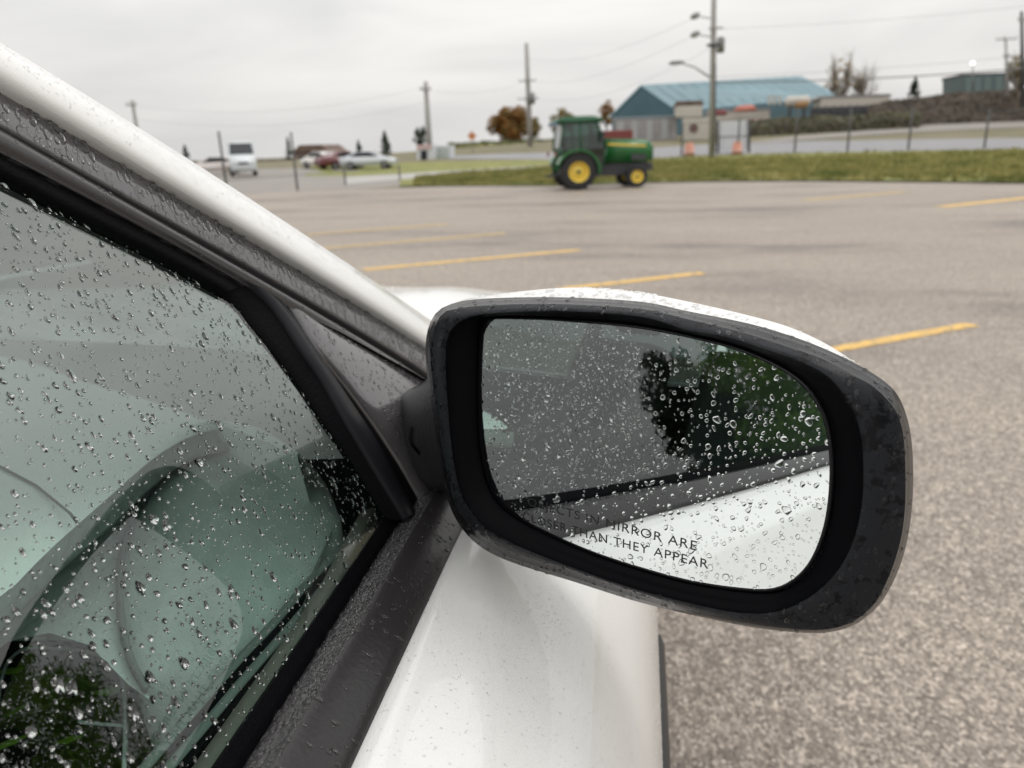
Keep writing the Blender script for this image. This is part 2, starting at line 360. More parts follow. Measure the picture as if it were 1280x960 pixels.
# yard beyond the left fence, road, footpath, verges
strip('yard', [(150, 216), (300, 208), (380, 206), (470, 214)], [(100, 262), (300, 243), (440, 237), (520, 231)], YARDM, .002)
strip('grass_verge', [(395, 203), (450, 204), (520, 203), (600, 201), (700, 199)], [(380, 220), (450, 220), (540, 215), (610, 211), (700, 206)], GRASSM, .006)
strip('footpath', [(430, 222), (540, 215), (610, 211), (700, 206)], [(430, 231), (540, 221), (620, 215), (700, 210)], PATHM, .008)
strip('grass_bank', [(500, 226), (560, 219.5), (640, 213), (700, 209), (780, 201), (880, 195), (1000, 192), (1150, 189), (1280, 187), (1420, 185)],
      [(500, 234), (560, 233), (640, 233), (700, 233), (780, 230), (880, 227.5), (1000, 227), (1150, 228.5), (1280, 230), (1420, 234)], GRASSM, .05)
strip('road', [(560, 195), (680, 191), (780, 187), (880, 181), (1000, 177), (1150, 174.5), (1280, 173), (1450, 170)],
      [(560, 199), (680, 200), (780, 201), (880, 195), (1000, 192), (1150, 189), (1280, 187), (1450, 185)], ROADM, .03)
strip('side_road', [(940, 178), (1000, 170), (1060, 165.5), (1140, 158.5), (1280, 147), (1420, 137)], [(940, 181), (1000, 176), (1060, 171.5), (1140, 166), (1280, 160), (1420, 154)], YARDM, .06)
# yellow bay lines, each one paint stripe
YEL = mat('worn_yellow_paint', (.62, .37, .08), rough=.6)
t = YEL.node_tree; b = t.nodes['Principled BSDF']; c = N(t, 'ShaderNodeTexCoord')
n = N(t, 'ShaderNodeTexNoise', Scale=14., Detail=8., Roughness=.75); t.links.new(c.outputs['Object'], n.inputs['Vector'])
r = ramp(t, [(.36, (.24, .20, .14)), (.5, (.66, .41, .11)), (.75, (.74, .46, .10))]); t.links.new(n.outputs['Fac'], r.inputs[0]); t.links.new(r.outputs[0], b.inputs['Base Color'])
YEL2 = mat('faded_yellow_paint', (.42, .30, .13), rough=.6, var=.3, vscale=9, detail=8)
marks = [((455, 338), (725, 313), .135, YEL, 'Long yellow bay line running behind the windscreen pillar'), ((700, 363), (878, 342), .12, YEL, ''), ((985, 449), (1215, 407), .085, YEL, ''),
         ((395, 312), (632, 292), .17, YEL2, ''), ((385, 294), (560, 281), .18, YEL2, ''), ((1175, 259), (1330, 243), .24, YEL, ''), ((1005, 251), (1130, 240), .26, YEL2, '')]
for (a, b_, w, m_, lb) in marks:
    w *= 1.22
    A, B = ground_at(*a), ground_at(*b_); d = (B-A)/np.linalg.norm(B-A); s = np.array([-d[1], d[0], 0]); k = 24; L1, L2 = [], []
    for i in range(k+1):
        p = A+(B-A)*i/k; j = 1+.08*random.uniform(-1, 1)
        L1.append((p[0]+s[0]*w/2*j, p[1]+s[1]*w/2*j, .008)); L2.append((p[0]-s[0]*w/2*j, p[1]-s[1]*w/2*j, .008))
    o = loft('bay_line', [L1, L2], m_, None, smooth=False); o['kind'] = 'structure'

def grass_tufts(name, region, n, hmin, hmax, m):
    V = []; Fc = []
    up = resample([ground_at(*p) for p in region[0]], 60); lo = resample([ground_at(*p) for p in region[1]], 60)
    for i in range(n):
        u = random.random()*58.99; k = int(u); f = u-k; v = random.random()**.8
        a = up[k]*(1-f)+up[k+1]*f; b = lo[k]*(1-f)+lo[k+1]*f; p = a*(1-v)+b*v
        z = terrain(p[0], p[1])+.04
        c = noise.noise(Vector((p[0]*.5, p[1]*.5, 0)))
        for j in range(3):
            an = random.uniform(0, pi); w = random.uniform(.03, .07); h = random.uniform(hmin, hmax)*(1+.6*c); lx, ly = random.uniform(-.06, .06), random.uniform(-.06, .06)
            q = len(V); x, y = p[0]+random.uniform(-.1, .1), p[1]+random.uniform(-.1, .1)
            V += [(x-cos(an)*w, y-sin(an)*w, z), (x+cos(an)*w, y+sin(an)*w, z), (x+lx, y+ly, z+h)]; Fc.append((q, q+1, q+2))
    o = raw(name, V, Fc, m, None, False, 'stuff'); return o
TUFTM = two_tone('grass_blades', (.10, .13, .028), (.38, .33, .13), .55, .35, .65, detail=6)
tag(grass_tufts('verge_grass', ([(520, 225), (560, 219.5), (640, 213), (700, 209), (780, 201), (880, 195), (1000, 192), (1150, 189), (1280, 187), (1380, 186)],
    [(520, 233), (560, 232), (640, 232), (700, 232), (780, 229), (880, 227), (1000, 226.5), (1150, 228), (1280, 229.5), (1380, 232)]), 16000, .08, .20, TUFTM),
    'unmown green grass on the bank along the far edge of the lot', 'grass')

# ================================================================== FOLIAGE AND TREES
def leaf_mat(name, a, b, scale=1.2): return two_tone(name, a, b, scale, .35, .65, rough=.65, detail=4)
BARK = mat('bark', (.06, .045, .035), rough=.85, var=.3, vscale=4)
def tree(name, base, h, trunk_h, rx, rz, leafm, n, leaf, label, group=None, conifer=False, cat='tree', seed=1, cone_r=None, bare=False):
    rd = random.Random(seed); root = thing(name, base, label, cat, group)
    bm = bmesh.new(); tr = max(.03, h*.022)
    top = h*.95 if conifer else trunk_h+rz*.9
    tube(bm, [(0, 0, -.1), (rd.uniform(-.02, .02)*h, 0, top*.4), (rd.uniform(-.03, .03)*h, rd.uniform(-.02, .02)*h, top)], [tr*1.3, tr, tr*.25], 7)
    if not conifer:
        for k in range(9 if not bare else 26):
            a = rd.uniform(0, 6.28); z0 = trunk_h*rd.uniform(.7, 1.1); l = rx*rd.uniform(.6, .95); z1 = z0+rz*rd.uniform(.4, 1.4 if not bare else 1.9)
            mid = (cos(a)*l*.45, sin(a)*l*.45, (z0+z1)/2)
            tube(bm, [(0, 0, z0), mid, (cos(a)*l, sin(a)*l, z1)], [tr*.5, tr*.3, tr*.1], 5)
            if bare:
                for q in range(6):
                    a2 = a+rd.uniform(-.8, .8); e = (cos(a2)*l*rd.uniform(.7, 1.1), sin(a2)*l*rd.uniform(.7, 1.1), z1+rz*rd.uniform(-.2, .5))
                    tube(bm, [mid, ((mid[0]+e[0])/2, (mid[1]+e[1])/2, (mid[2]+e[2])/2+.1*rz), e], [tr*.22, tr*.13, tr*.05], 4)
    bmo('trunk', bm, BARK if not bare else mat('pale_bark', (.24, .20, .16), rough=.85), root, True)
    V = []; Fc = []
    clumps = []
    if conifer:
        for i in range(70):
            t = rd.random()**.8; z = trunk_h+(h-trunk_h)*t; R = (cone_r or rx)*(1-t)*(.85+.3*rd.random()); a = rd.uniform(0, 6.28)
            clumps.append((cos(a)*R*rd.uniform(.3, 1), sin(a)*R*rd.uniform(.3, 1), z, .20*h*(1.1-t)*.6))
    else:
        for i in range(46 if n < 5000 else 130):
            a = rd.uniform(0, 6.28); c = rd.uniform(-1, 1); q = sqrt(1-c*c); f = rd.random()**.4
            clumps.append((cos(a)*q*rx*f*.85, sin(a)*q*rx*f*.85, trunk_h+rz+c*rz*f*.88, rx*rd.uniform(.20, .36)))
    for i in range(n):
        cx, cy_, cz, cr_ = rd.choice(clumps); d = Vector((rd.gauss(0, 1), rd.gauss(0, 1), rd.gauss(0, 1))).normalized()*cr_*rd.random()**.4
        p = Vector((cx, cy_, cz))+d; a = Vector((rd.gauss(0, 1), rd.gauss(0, 1), rd.gauss(0, 1))).normalized(); b = a.orthogonal().normalized(); s = leaf*rd.uniform(.6, 1.4)
        q = len(V); V += [p-a*s, p+b*s*.45, p+a*s, p-b*s*.45]; Fc.append((q, q+1, q+2, q+3))
    o = raw('crown', V, Fc, leafm, root, False, 'stuff')
    return root
def at(px, py, Y): return ony(px, py, Y)
def pxm(Y, px): return px*Y/FP           # metres covered by px sight points at distance Y
ORNG = leaf_mat('autumn_leaves', (.10, .085, .02), (.30, .12, .03), .35)
OLIVE = leaf_mat('olive_leaves', (.09, .09, .02), (.20, .13, .03), .5)
DKGRN = leaf_mat('conifer_needles', (.018, .03, .016), (.04, .055, .03), 1.)
def tree_px(name, px, base, top, Y, halfw, leafm, label, n=900, conifer=False, trunkf=.22, seed=1, bare=False, group=None):
    B = at(px, base, Y); h = (at(px, top, Y)-B)[2]; w = pxm(Y, halfw)
    B[2] -= .3; w *= 1.25
    return tree(name, tuple(B), h+.3, (h)*trunkf, w, h*(1-trunkf)/2, leafm, n, h*.045, label, group, conifer, seed=seed, bare=bare)
tree_px('autumn_tree', 638, 181, 130, 190, 21, ORNG, 'rounded green and orange autumn tree left of the green tractor', 4500, seed=3, trunkf=.06)
tree_px('small_tree', 667, 181, 143, 200, 10, OLIVE, 'small yellowing tree just right of the round autumn tree', 900, seed=4)
tree_px('small_tree', 703, 175, 134, 210, 13, OLIVE, 'olive tree crown showing above the tractor cab roof', 1100, seed=5)
tree_px('small_tree', 758, 165, 124, 210, 9, ORNG, 'narrow brown tree between tractor cab and blue gable', 900, seed=6)
tree_px('conifer_tree', 483, 199, 164, 110, 9, DKGRN, 'dark conifer behind the silver car', 900, True, .05, 7)
tree_px('conifer_tree', 450, 201, 175, 120, 7, DKGRN, 'small conifer left of the taller one behind the silver car', 700, True, .05, 8)
tree_px('conifer_tree', 526, 186, 150, 120, 8, DKGRN, 'dark ragged evergreen standing just left of the thin pole by the kiosk', 700, False, .1, 9)
tree_px('conifer_tree', 1140, 136, 97, 150, 11, DKGRN, 'dark pointed evergreen above the brush bank at right', 1200, True, .04, 10)
tree_px('conifer_tree', 234, 205, 181, 130, 7, DKGRN, 'small dark tree top showing just above the white pillar', 500, True, .1, 12)
tree_px('conifer_tree', 363, 206, 172, 120, 4, DKGRN, 'thin dark conifer left of the brown roofed house', 400, True, .05, 13)
PALEL = leaf_mat('pale_last_leaves', (.22, .17, .09), (.32, .25, .14), .5)
tree_px('bare_tree', 1046, 150, 62, 140, 14, PALEL, 'leafless tree with pale upright crown at the end of the blue building', 60, trunkf=.3, seed=14, bare=True)
tree_px('bare_tree', 1077, 150, 76, 142, 16, PALEL, 'leafless spreading tree right of the pale upright one', 25, trunkf=.3, seed=15, bare=True)
tree_px('bare_tree', 1272, 130, 60, 120, 14, OLIVE, 'rust and olive tree at the right edge behind the bank', 420, trunkf=.3, seed=16, bare=True)
# brush-covered bank at the right and hedges far off
def bank(name, pts, Y0, Y1, m, label, leaves, leafm, kind='structure'):
    """pts: (px, base, top) along the bank"""
    F = [[at(px, b+4, Y0*1.0) for px, b, t in pts], [at(px, (b*.35+t*.65), (Y0+Y1)/2-2) for px, b, t in pts], [at(px, t+1.5, (Y0+Y1)/2+2) for px, b, t in pts], [at(px, t+2, Y1) for px, b, t in pts], [at(px, b+6, Y1+3) for px, b, t in pts]]
    F = [resample(catmull(f, 4), 90) for f in F]
    for l in F[1:4]:
        for p in l: p[2] += .35*noise.noise(Vector((p[0]*.35, p[1]*.3, 2)))
    o = loft(name, F, m, None); o['kind'] = kind
    if label: o['label'] = label
    V = []; Fc = []
    for i in range(leaves):
        k = random.randrange(89); j = random.randrange(3); f, g = random.random(), random.random()
        p = (F[j][k]*(1-f)+F[j][k+1]*f)*(1-g)+(F[j+1][k]*(1-f)+F[j+1][k+1]*f)*g; p = Vector(p)+Vector((0, 0, random.uniform(-.1, .5)))
        a = Vector((random.gauss(0, 1), random.gauss(0, 1), random.gauss(0, 1))).normalized(); b = a.orthogonal().normalized(); s = random.uniform(.15, .38)
        q = len(V); V += [p-a*s, p+b*s*.5, p+a*s, p-b*s*.5]; Fc.append((q, q+1, q+2, q+3))
    return raw(name+'_brush', V, Fc, leafm, None, False, 'stuff')
BRUSH = two_tone('brown_brush', (.045, .036, .03), (.11, .085, .065), .5, .35, .65)
tag(bank('earth_bank', [(1085, 158, 134), (1120, 158, 128), (1160, 157, 123), (1200, 153, 119), (1240, 150, 117), (1280, 146, 114), (1360, 140, 108), (1440, 134, 104)], 115, 128, BRUSH, None, 9000, leaf_mat('brown_scrub', (.05, .042, .03), (.13, .10, .075), .6)),
    'brown scrub covering the long bank at right', 'scrub')
tag(bank('low_bank', [(930, 176, 156), (980, 172, 150), (1040, 168, 148), (1100, 163, 145), (1150, 158, 143)], 108, 114, BRUSH, None, 3500, leaf_mat('green_scrub', (.05, .055, .03), (.12, .11, .06), .6)),
    'low greenish scrub in front of the dark yard fence', 'scrub')
HEDGE = leaf_mat('hedge_leaves', (.055, .065, .03), (.11, .105, .05), .5)
tag(bank('far_bank', [(560, 186, 180), (600, 184, 178), (640, 183, 176), (690, 182, 175), (760, 182, 172)], 160, 166, GRASSM, None, 1800, HEDGE), 'distant dark hedge left of the tractor', 'hedge')
tag(bank('far_rise', [(180, 210, 203), (280, 208, 200), (340, 206, 198), (400, 204, 196), (480, 201, 193), (540, 198, 190), (580, 194, 188)], 260, 270, BRUSH, None, 2500, HEDGE), 'faint far tree line at the left horizon', 'tree line')

# ================================================================== FAR BUILDINGS AND OBJECTS
BLUEW = mat('blue_metal_wall', (.060, .125, .155), rough=.6, var=.1, vscale=.3); BLUER = mat('pale_blue_roof', (.125, .225, .265), rough=.45, var=.08, vscale=.2)
CREAM = mat('cream_panel', (.50, .47, .42), rough=.6, var=.1, vscale=.5); GREYW = mat('grey_weathered_wall', (.30, .29, .29), rough=.7, var=.2, vscale=.4)
WHITEP = mat('white_panel', (.62, .64, .66), rough=.5, var=.05, vscale=1.); DARKG = mat('dark_grey_metal', (.05, .05, .055), rough=.6)
TIMB = mat('weathered_hazed_timber', (.33, .315, .305), rough=.85, var=.15, vscale=1.); GLASSD = mat('dark_window_glass', (.02, .025, .03), rough=.08, spec=.6)  # pole timber lightened in place of distance haze
REDP = mat('red_paint', (.20, .045, .045), rough=.4); ORP = mat('orange_plastic', (.55, .24, .17), rough=.5); STEEL = mat('galvanised_steel', (.22, .22, .22), rough=.45, metal=.5)
BROWNR = mat('brown_roof_tiles', (.14, .095, .075), rough=.8, var=.3, vscale=.8); TANB = mat('tan_tank', (.55, .33, .16), rough=.5)
def quadbox(name, corners_front, depth, m, parent=None):
    """a solid from a front outline (world points) pushed back by depth along +Y"""
    n = len(corners_front); A = [np.array(c) for c in corners_front]; B = [c+np.array([0, depth, 0]) for c in A]
    vs = A+B; fs = [tuple(range(n)), tuple(range(2*n-1, n-1, -1))]+[(i, i+n, (i+1) % n+n, (i+1) % n) for i in range(n)]
    me = bpy.data.meshes.new(name); me.from_pydata([tuple(v) for v in vs], [], fs); bm = bmesh.new(); bm.from_mesh(me); bmesh.ops.recalc_face_normals(bm, faces=bm.faces); bm.to_mesh(me); bm.free()
    return link(name, me, m, parent)
def local(root, pts): return [np.array(p)-np.array(root.location) for p in pts]
# blue metal building: gable end towards us at left, long eave to the right
YB = 135.
base = at(800, 176, YB); bld = thing('metal_building', tuple(base), 'long blue metal building with pale blue roof behind the tractor and utility pole', 'building')
apex = at(802, 110, YB); el_ = at(765, 147, YB); er = at(845, 140, YB); gl = at(765, 178, YB); gr = at(845, 178, YB)
bk = at(1003, 98, YB*1.25); bke = at(1052, 122, YB*1.22); bkg = at(1052, 160, YB*1.22); gt = at(845, 136.5, YB)
def polyo(name, pts, m, parent, thick=.25):
    P = local(parent, pts); a = np.cross(P[1]-P[0], P[2]-P[0]); a /= np.linalg.norm(a); n = len(P); Q = [p+a*thick for p in P]
    bm = bmesh.new(); A = [bm.verts.new(p) for p in P]; B = [bm.verts.new(p) for p in Q]; bm.faces.new(A); bm.faces.new(B[::-1])
    for i in range(n): bm.faces.new((A[i], B[i], B[(i+1) % n], A[(i+1) % n]))
    return bmo(name, bm, m, parent)
polyo('gable_wall', [gl, gr, er, apex, el_], BLUEW, bld); polyo('side_wall', [gr, bkg, bke, er], BLUEW, bld)
up = np.array([0, 0, .3])
polyo('roof', [er+up+(er-apex)*.06, bke+up, bk+up, apex+up], BLUER, bld, -.3); polyo('roof', [el_+up+(el_-apex)*.06, apex+up, bk+up, at(960, 128, YB*1.3)], BLUER, bld, .3)
# seams of the roof sheets and wall ribs
for i in range(1, 15):
    t = i/15; a = apex*(1-t)+bk*t+up*1.08; b_ = er*(1-t)+bke*t+up*1.0
    tubeo('roof_seam', local(bld, [a, b_]), .035, BLUER, bld, 4, False)
for i in range(1, 12):
    t = i/12; a = er*(1-t)+bke*t-np.array([0, .12, .3]); b_ = gr*(1-t)+bkg*t-np.array([0, .12, 0])
    tubeo('wall_rib', local(bld, [a, b_]), .07, BLUEW, bld, 4, False)
for (x0, x1) in ((960, 963.5), (966, 969.5), (973, 976.5)):
    polyo('window_panel', [at(x0, 131, YB*1.08), at(x1, 131, YB*1.08), at(x1, 119, YB*1.08), at(x0, 119, YB*1.08)], CREAM, bld, -.1)
def pxbox(name, x0, x1, ytop, ybot, Y, depth, m, label, cat, group=None, parts=(), slope=-.035):
    xc = (x0+x1)/2; B = at(xc, ybot, Y); root = thing(name, tuple(B), label, cat, group)
    f = lambda x, y: at(x, y+slope*(x-xc), Y)
    bdy = quadbox(parts[0] if parts else 'body', local(root, [f(x0, ybot), f(x1, ybot), f(x1, ytop), f(x0, ytop)]), depth, m, root)
    return root, f
# low grey sheds and containers in front of the blue building
r_, f = pxbox('storage_shed', 768, 846, 148, 177, 112, 4, GREYW, 'row of low grey sheds under the blue gable behind the tractor hood', 'shed', parts=('shed_wall',))
for x in (776, 793, 812, 831): quadbox('door', local(r_, [f(x-4, 176), f(x+4, 176), f(x+4, 150), f(x-4, 150)]), -.15, mat('pale_door', (.38, .38, .39), rough=.6), r_)
quadbox('roof', local(r_, [f(766, 149), f(849, 149), f(849, 145.5), f(766, 145.5)]), 5, mat('grey_blue_sheet', (.28, .31, .34)), r_)
r_, f = pxbox('site_cabin', 845, 878, 131, 146, 110, 5, CREAM, 'small cream cabin with brown flat roof left of the utility pole', 'cabin', parts=('cabin_wall',))
quadbox('roof', local(r_, [f(842, 132), f(880, 132), f(877, 126), f(846, 126)]), 5.6, BROWNR, r_)
r_, f = pxbox('cream_container', 855, 888, 147, 175, 104, 4, CREAM, 'cream box trailer with a dark round mark, left of the utility pole', 'trailer', parts=('trailer_body',))
bm = bmesh.new(); P = local(r_, [f(867, 160)])[0]; lathe(bm, [(.55, 0), (.55, -.12)], 16, P[0], P[1]-.02, P[2]); bmo('round_mark', bm, mat('dull_red_brown', (.14, .08, .08)), r_)
r_, f = pxbox('long_shed', 886, 962, 139, 172, 118, 5, CREAM, 'long pale shed with rust stains right of the utility pole', 'shed', parts=('shed_wall',))
quadbox('roof', local(r_, [f(884, 140), f(964, 140), f(962, 136), f(886, 136)]), 6, GREYW, r_)
for x in (940, 950): quadbox('door', local(r_, [f(x-3, 170), f(x+3, 170), f(x+3, 150), f(x-3, 150)]), -.15, REDP, r_)
def tarp(px, py, w, h, Y, m, name, label, cat):
    c = at(px, py, Y); bm = bmesh.new(); W, Hh = pxm(Y, w), pxm(Y, h)
    prism(bm, [(-W/2, 0), (W/2, 0), (W*.46, Hh*.6), (W*.25, Hh), (-W*.3, Hh*.92), (-W*.46, Hh*.5)], 0, 1.6, 'y'); bmesh.ops.bevel(bm, geom=bm.edges[:], offset=.08, segments=2, affect='EDGES')
    o = bmo(name, bm, m, None, True); o.location = c; return tag(o, label, cat)
tarp(932, 139, 24, 7, 114, mat('salmon_tarp', (.55, .20, .15)), 'tarpaulin', 'salmon red tarpaulin over a load above the white sign board', 'tarpaulin')
tarp(899, 144, 18, 6, 106, REDP, 'tarpaulin', 'dark red heap right beside the utility pole', 'tarpaulin')
# tank on legs
c = at(997, 127, 116); root = thing('storage_tank', tuple(at(997, 150, 116)), 'tan and white horizontal tank raised beside the blue building end', 'tank')
bm = bmesh.new(); W = pxm(116, 13); Rr = pxm(116, 6); q = local(root, [c])[0]; lathe(bm, [(Rr*.5, -W*1.05), (Rr, -W*.8), (Rr, W*.8), (Rr*.5, W*1.05)], 14, q[0], q[1], q[2], 'x'); bmo('tank_shell', bm, CREAM, root, True)
bm = bmesh.new(); lathe(bm, [(Rr*1.01, -W*.2), (Rr*1.02, W*.75)], 14, q[0], q[1]-.02, q[2]-.15, 'x'); bmo('tan_band', bm, TANB, root, True)
for s in (-.6, .6): boxo('leg', (q[0]+W*s-.15, q[0]+W*s+.15, q[1]-.5, q[1]+.5, 0, q[2]-Rr*.8), DARKG, root)
# dark yard fence boards / parked dark trailers
r_, f = pxbox('dark_fence', 1014, 1092, 133, 160, 122, 1, mat('dark_slate_boards', (.05, .05, .06), rough=.7), 'dark slate coloured yard screen right of the tank', 'fence', parts=('screen',))
for x in range(1022, 1092, 10): tubeo('post', local(r_, [f(x, 160)-np.array([0, .1, 0]), f(x, 131)-np.array([0, .1, 0])]), .09, DARKG, r_, 5)
r_, f = pxbox('low_white_building', 1026, 1112, 121, 134, 138, 6, mat('pale_wall', (.48, .44, .40)), 'low pale building behind the bare trees', 'building', parts=('wall',))
quadbox('roof', local(r_, [f(1020, 122), f(1116, 122), f(1112, 118.5), f(1024, 118.5)]), 7, GREYW, r_)
r_, f = pxbox('green_shed', 1203, 1262, 92, 125, 150, 9, mat('grey_green_wall', (.10, .14, .145), rough=.6), 'grey green box building above the bank at far right', 'building', parts=('wall',))
quadbox('roof_edge', local(r_, [f(1202, 93.5), f(1263, 93.5), f(1263, 91.5), f(1202, 91.5)]), 9.3, DARKG, r_)
for x in (1210, 1222, 1234, 1248): quadbox('wall_panel', local(r_, [f(x-4, 118), f(x+4, 118), f(x+4, 96), f(x-4, 96)]), -.1, mat('green_panel', (.13, .18, .18)), r_)
# white sign board near the road
P = ground_at(916, 191.5); Yn = P[1]
r_, f = pxbox('notice_board', 896, 937, 151, 188, Yn, .25, WHITEP, 'large blank pale grey board on posts beside the road', 'sign board', parts=('panel',))
for x in (897, 936): tubeo('post', local(r_, [f(x, 194)-np.array([0, .12, 0]), f(x, 150)-np.array([0, .12, 0])]), .11, DARKG, r_, 6)
quadbox('joint_strip', local(r_, [f(898, 171), f(935, 171), f(935, 169.5), f(898, 169.5)]), -.06, GREYW, r_)
# orange traffic barrels
for px, py, lab in ((861.5, 196, 'orange traffic barrel left of the utility pole base'), (921, 194.5, 'orange traffic barrel at the foot of the pale sign board')):
    P = ground_at(px, py); root = thing('traffic_barrel', tuple(P), lab, 'barrel', 'traffic barrels by the road'); R_ = .40
    bm = bmesh.new(); lathe(bm, [(R_, .08), (R_*1.0, .45), (R_*.93, .46), (R_*.9, .85), (R_*.8, .86), (R_*.75, 1.05), (R_*.3, 1.1)], 14, 0, 0, 0, 'z'); bmo('drum', bm, ORP, root, True)
    bm = bmesh.new(); lathe(bm, [(R_*1.02, .28), (R_*1.02, .42)], 14, 0, 0, 0, 'z'); bmo('pale_band', bm, mat('pale_orange_band', (.7, .45, .38)), root, True)
    bm = bmesh.new(); lathe(bm, [(R_*1.35, 0), (R_*1.3, .09)], 14, 0, 0, 0, 'z'); bmo('base', bm, DARKG, root)
# utility poles
def pole(px0, y0, px1, y1, Y, rad, label, arms=(), extra=None, group='utility poles', m=TIMB):
    B = at(px0, y0, Y); T = at(px1, y1, Y); root = thing('utility_pole', tuple(B), label, 'utility pole', group)
    T = T-B; tubeo('shaft', [(0, 0, -.5), tuple(T*.5), tuple(T)], [rad*1.15, rad, rad*.75], m, root, 10)
    for f_, w in arms:
        c = T*f_; boxo('crossarm', (c[0]-w/2, c[0]+w/2, c[1]-rad-.12, c[1]-rad, c[2]-.07, c[2]+.07), TIMB, root)
        for s in (-.46, -.2, .2, .46): bm = bmesh.new(); lathe(bm, [(.05, 0), (.09, .06), (.05, .12), (.07, .2), (.03, .26)], 7, c[0]+w*s, c[1]-rad-.06, c[2]+.07, 'z'); bmo('insulator', bm, GREYW, root)
    return root, T, B
YP = 60.
pr, T, Bp = pole(890, 196, 893, -60, YP, .215, 'tall near utility pole with lamp arm rising out of the top of the photo', [(.955, 2.4)])
def loc2(px, py, Y=YP): return local(pr, [at(px, py, Y)])[0]
a = loc2(888, 97); b_ = loc2(868, 84); c_ = loc2(849, 78)
tubeo('lamp_arm', [a, b_, c_], [.07, .06, .05], STEEL, pr, 6)
bm = bmesh.new(); tube(bm, [c_+np.array([.35, 0, .03]), c_, c_-np.array([.5, 0, .02]), c_-np.array([.75, 0, .06])], [.06, .13, .15, .05], 8); bmo('lamp_head', bm, STEEL, pr, True)
for (px, py) in ((869, 20), (869, 43)):
    q = loc2(px, py); bm = bmesh.new(); tube(bm, [q-np.array([.32, 0, .1]), q, q+np.array([.3, 0, .15])], [.12, .24, .1], 8); bmo('insulator_cluster', bm, GREYW, pr, True)
    tubeo('bracket', [q, loc2(888, py+3)], .04, STEEL, pr, 5)
q = loc2(900, 56); bm = bmesh.new(); lathe(bm, [(.2, -.55), (.27, -.5), (.27, .4), (.2, .5), (.08, .52)], 12, q[0]+.05, q[1]-.1, q[2], 'z'); bmo('transformer', bm, STEEL, pr, True)
q = loc2(892, 57); boxo('bracket', (q[0]-.5, q[0]+.5, q[1]-.35, q[1]-.25, q[2]-.1, q[2]+.1), DARKG, pr)
q = loc2(898, 36); boxo('bracket', (q[0]-.7, q[0]+.3, q[1]-.4, q[1]-.3, q[2]-.06, q[2]+.06), TIMB, pr)
tubeo('conduit', [loc2(893, 190)-np.array([0, .3, 0]), loc2(894, 80)-np.array([0, .25, 0])], .05, DARKG, pr, 5)
pr2, T2, B2 = pole(663, 186, 658, 54, 120, .38, 'utility pole with two crossarms rising behind the round autumn tree', [(.65, 2.6), (.48, 3.2)])
q = T2*.49; bm = bmesh.new(); lathe(bm, [(.4, -.9), (.55, -.8), (.55, .6), (.3, .8)], 10, q[0]+.5, q[1]-.3, q[2], 'z'); bmo('transformer', bm, STEEL, pr2, True)
pr3, T3, B3 = pole(538, 202, 532, 102, 85, .30, 'bare utility pole standing at the white kiosk left of centre', [(.9, 1.2)])
pr4, T4, B4 = pole(180, 215, 165, 125, 90, .25, 'thin utility pole showing above the white windscreen pillar', [(.93, 1.4)])
pole(1260, 128, 1257, 46, 120, .18, 'thin pole with small crossarm near the right edge', [(.96, 2.6), (.7, .9)])
pole(1279, 128, 1277, 14, 100, .2, 'dark slim pole right at the right edge of the photo', [(.9, 1.)], m=DARKG)
# lit street lamp over the green building
P = at(1216, 120, 140); lr = thing('street_lamp', tuple(P), 'lit white flood lamp on a mast in front of the grey green building', 'street lamp')
q = local(lr, [at(1216, 79, 140)])[0]; tubeo('mast', [(0, 0, 0), tuple(q)], .09, STEEL, lr, 6)
bm = bmesh.new(); lathe(bm, [(.12, -.15), (.28, .0), (.25, .2), (.1, .3)], 12, q[0], q[1], q[2], 'y'); bmo('lamp_head', bm, mat('lit_lamp', (.9, .9, .9), emit=((1, 1, 1), 2)), lr, True)
# overhead wires
WIREM = mat('cable_grey', (.14, .14, .145), rough=.6)
def wire(A, B, sag, rad, label):
    A, B = np.array(A), np.array(B); pts = [A*(1-t)+B*t-np.array([0, 0, 4*sag*t*(1-t)]) for t in np.linspace(0, 1, 25)]
    P0 = pts[0]; o = tubeo('overhead_wire', [p-P0 for p in pts], rad, WIREM, None, 4); o.location = P0; tag(o, label, 'wire', 'overhead wires')
wire(at(893, 103, 60), at(2100, -41, 62), 1.6, .04, 'thick dark overhead cable running right from the lamp arm height')
wire(at(893, 96, 60), at(2100, -65, 62), 1.4, .01, 'thin overhead wire just above the thick cable')
wire(at(900, 36, 60), at(2100, -134, 62), 1.4, .008, 'upper thin overhead wire running right from the tall pole')
wire(at(868, 22, 60), at(660, 72, 120), 1.4, .010, 'upper overhead wire joining the tall pole and the crossarm pole')
wire(at(868, 44, 60), at(660, 100, 120), 1.4, .010, 'middle overhead wire joining the tall pole and the crossarm pole')
wire(at(886, 62, 60), at(660, 120, 120), 1.8, .010, 'lower overhead wire joining the tall pole and the crossarm pole')
wire(at(658, 100, 120), at(533, 112, 85), 1.0, .010, 'overhead wire from the crossarm pole to the bare pole')
wire(at(533, 108, 85), at(165, 132, 90), 1.6, .009, 'overhead wire running left from the bare pole')
wire(at(533, 128, 85), at(165, 148, 90), 1.6, .009, 'lower overhead wire running left from the bare pole')
# chain link fences
MESHM, mt, mo = m_new('chain_link')
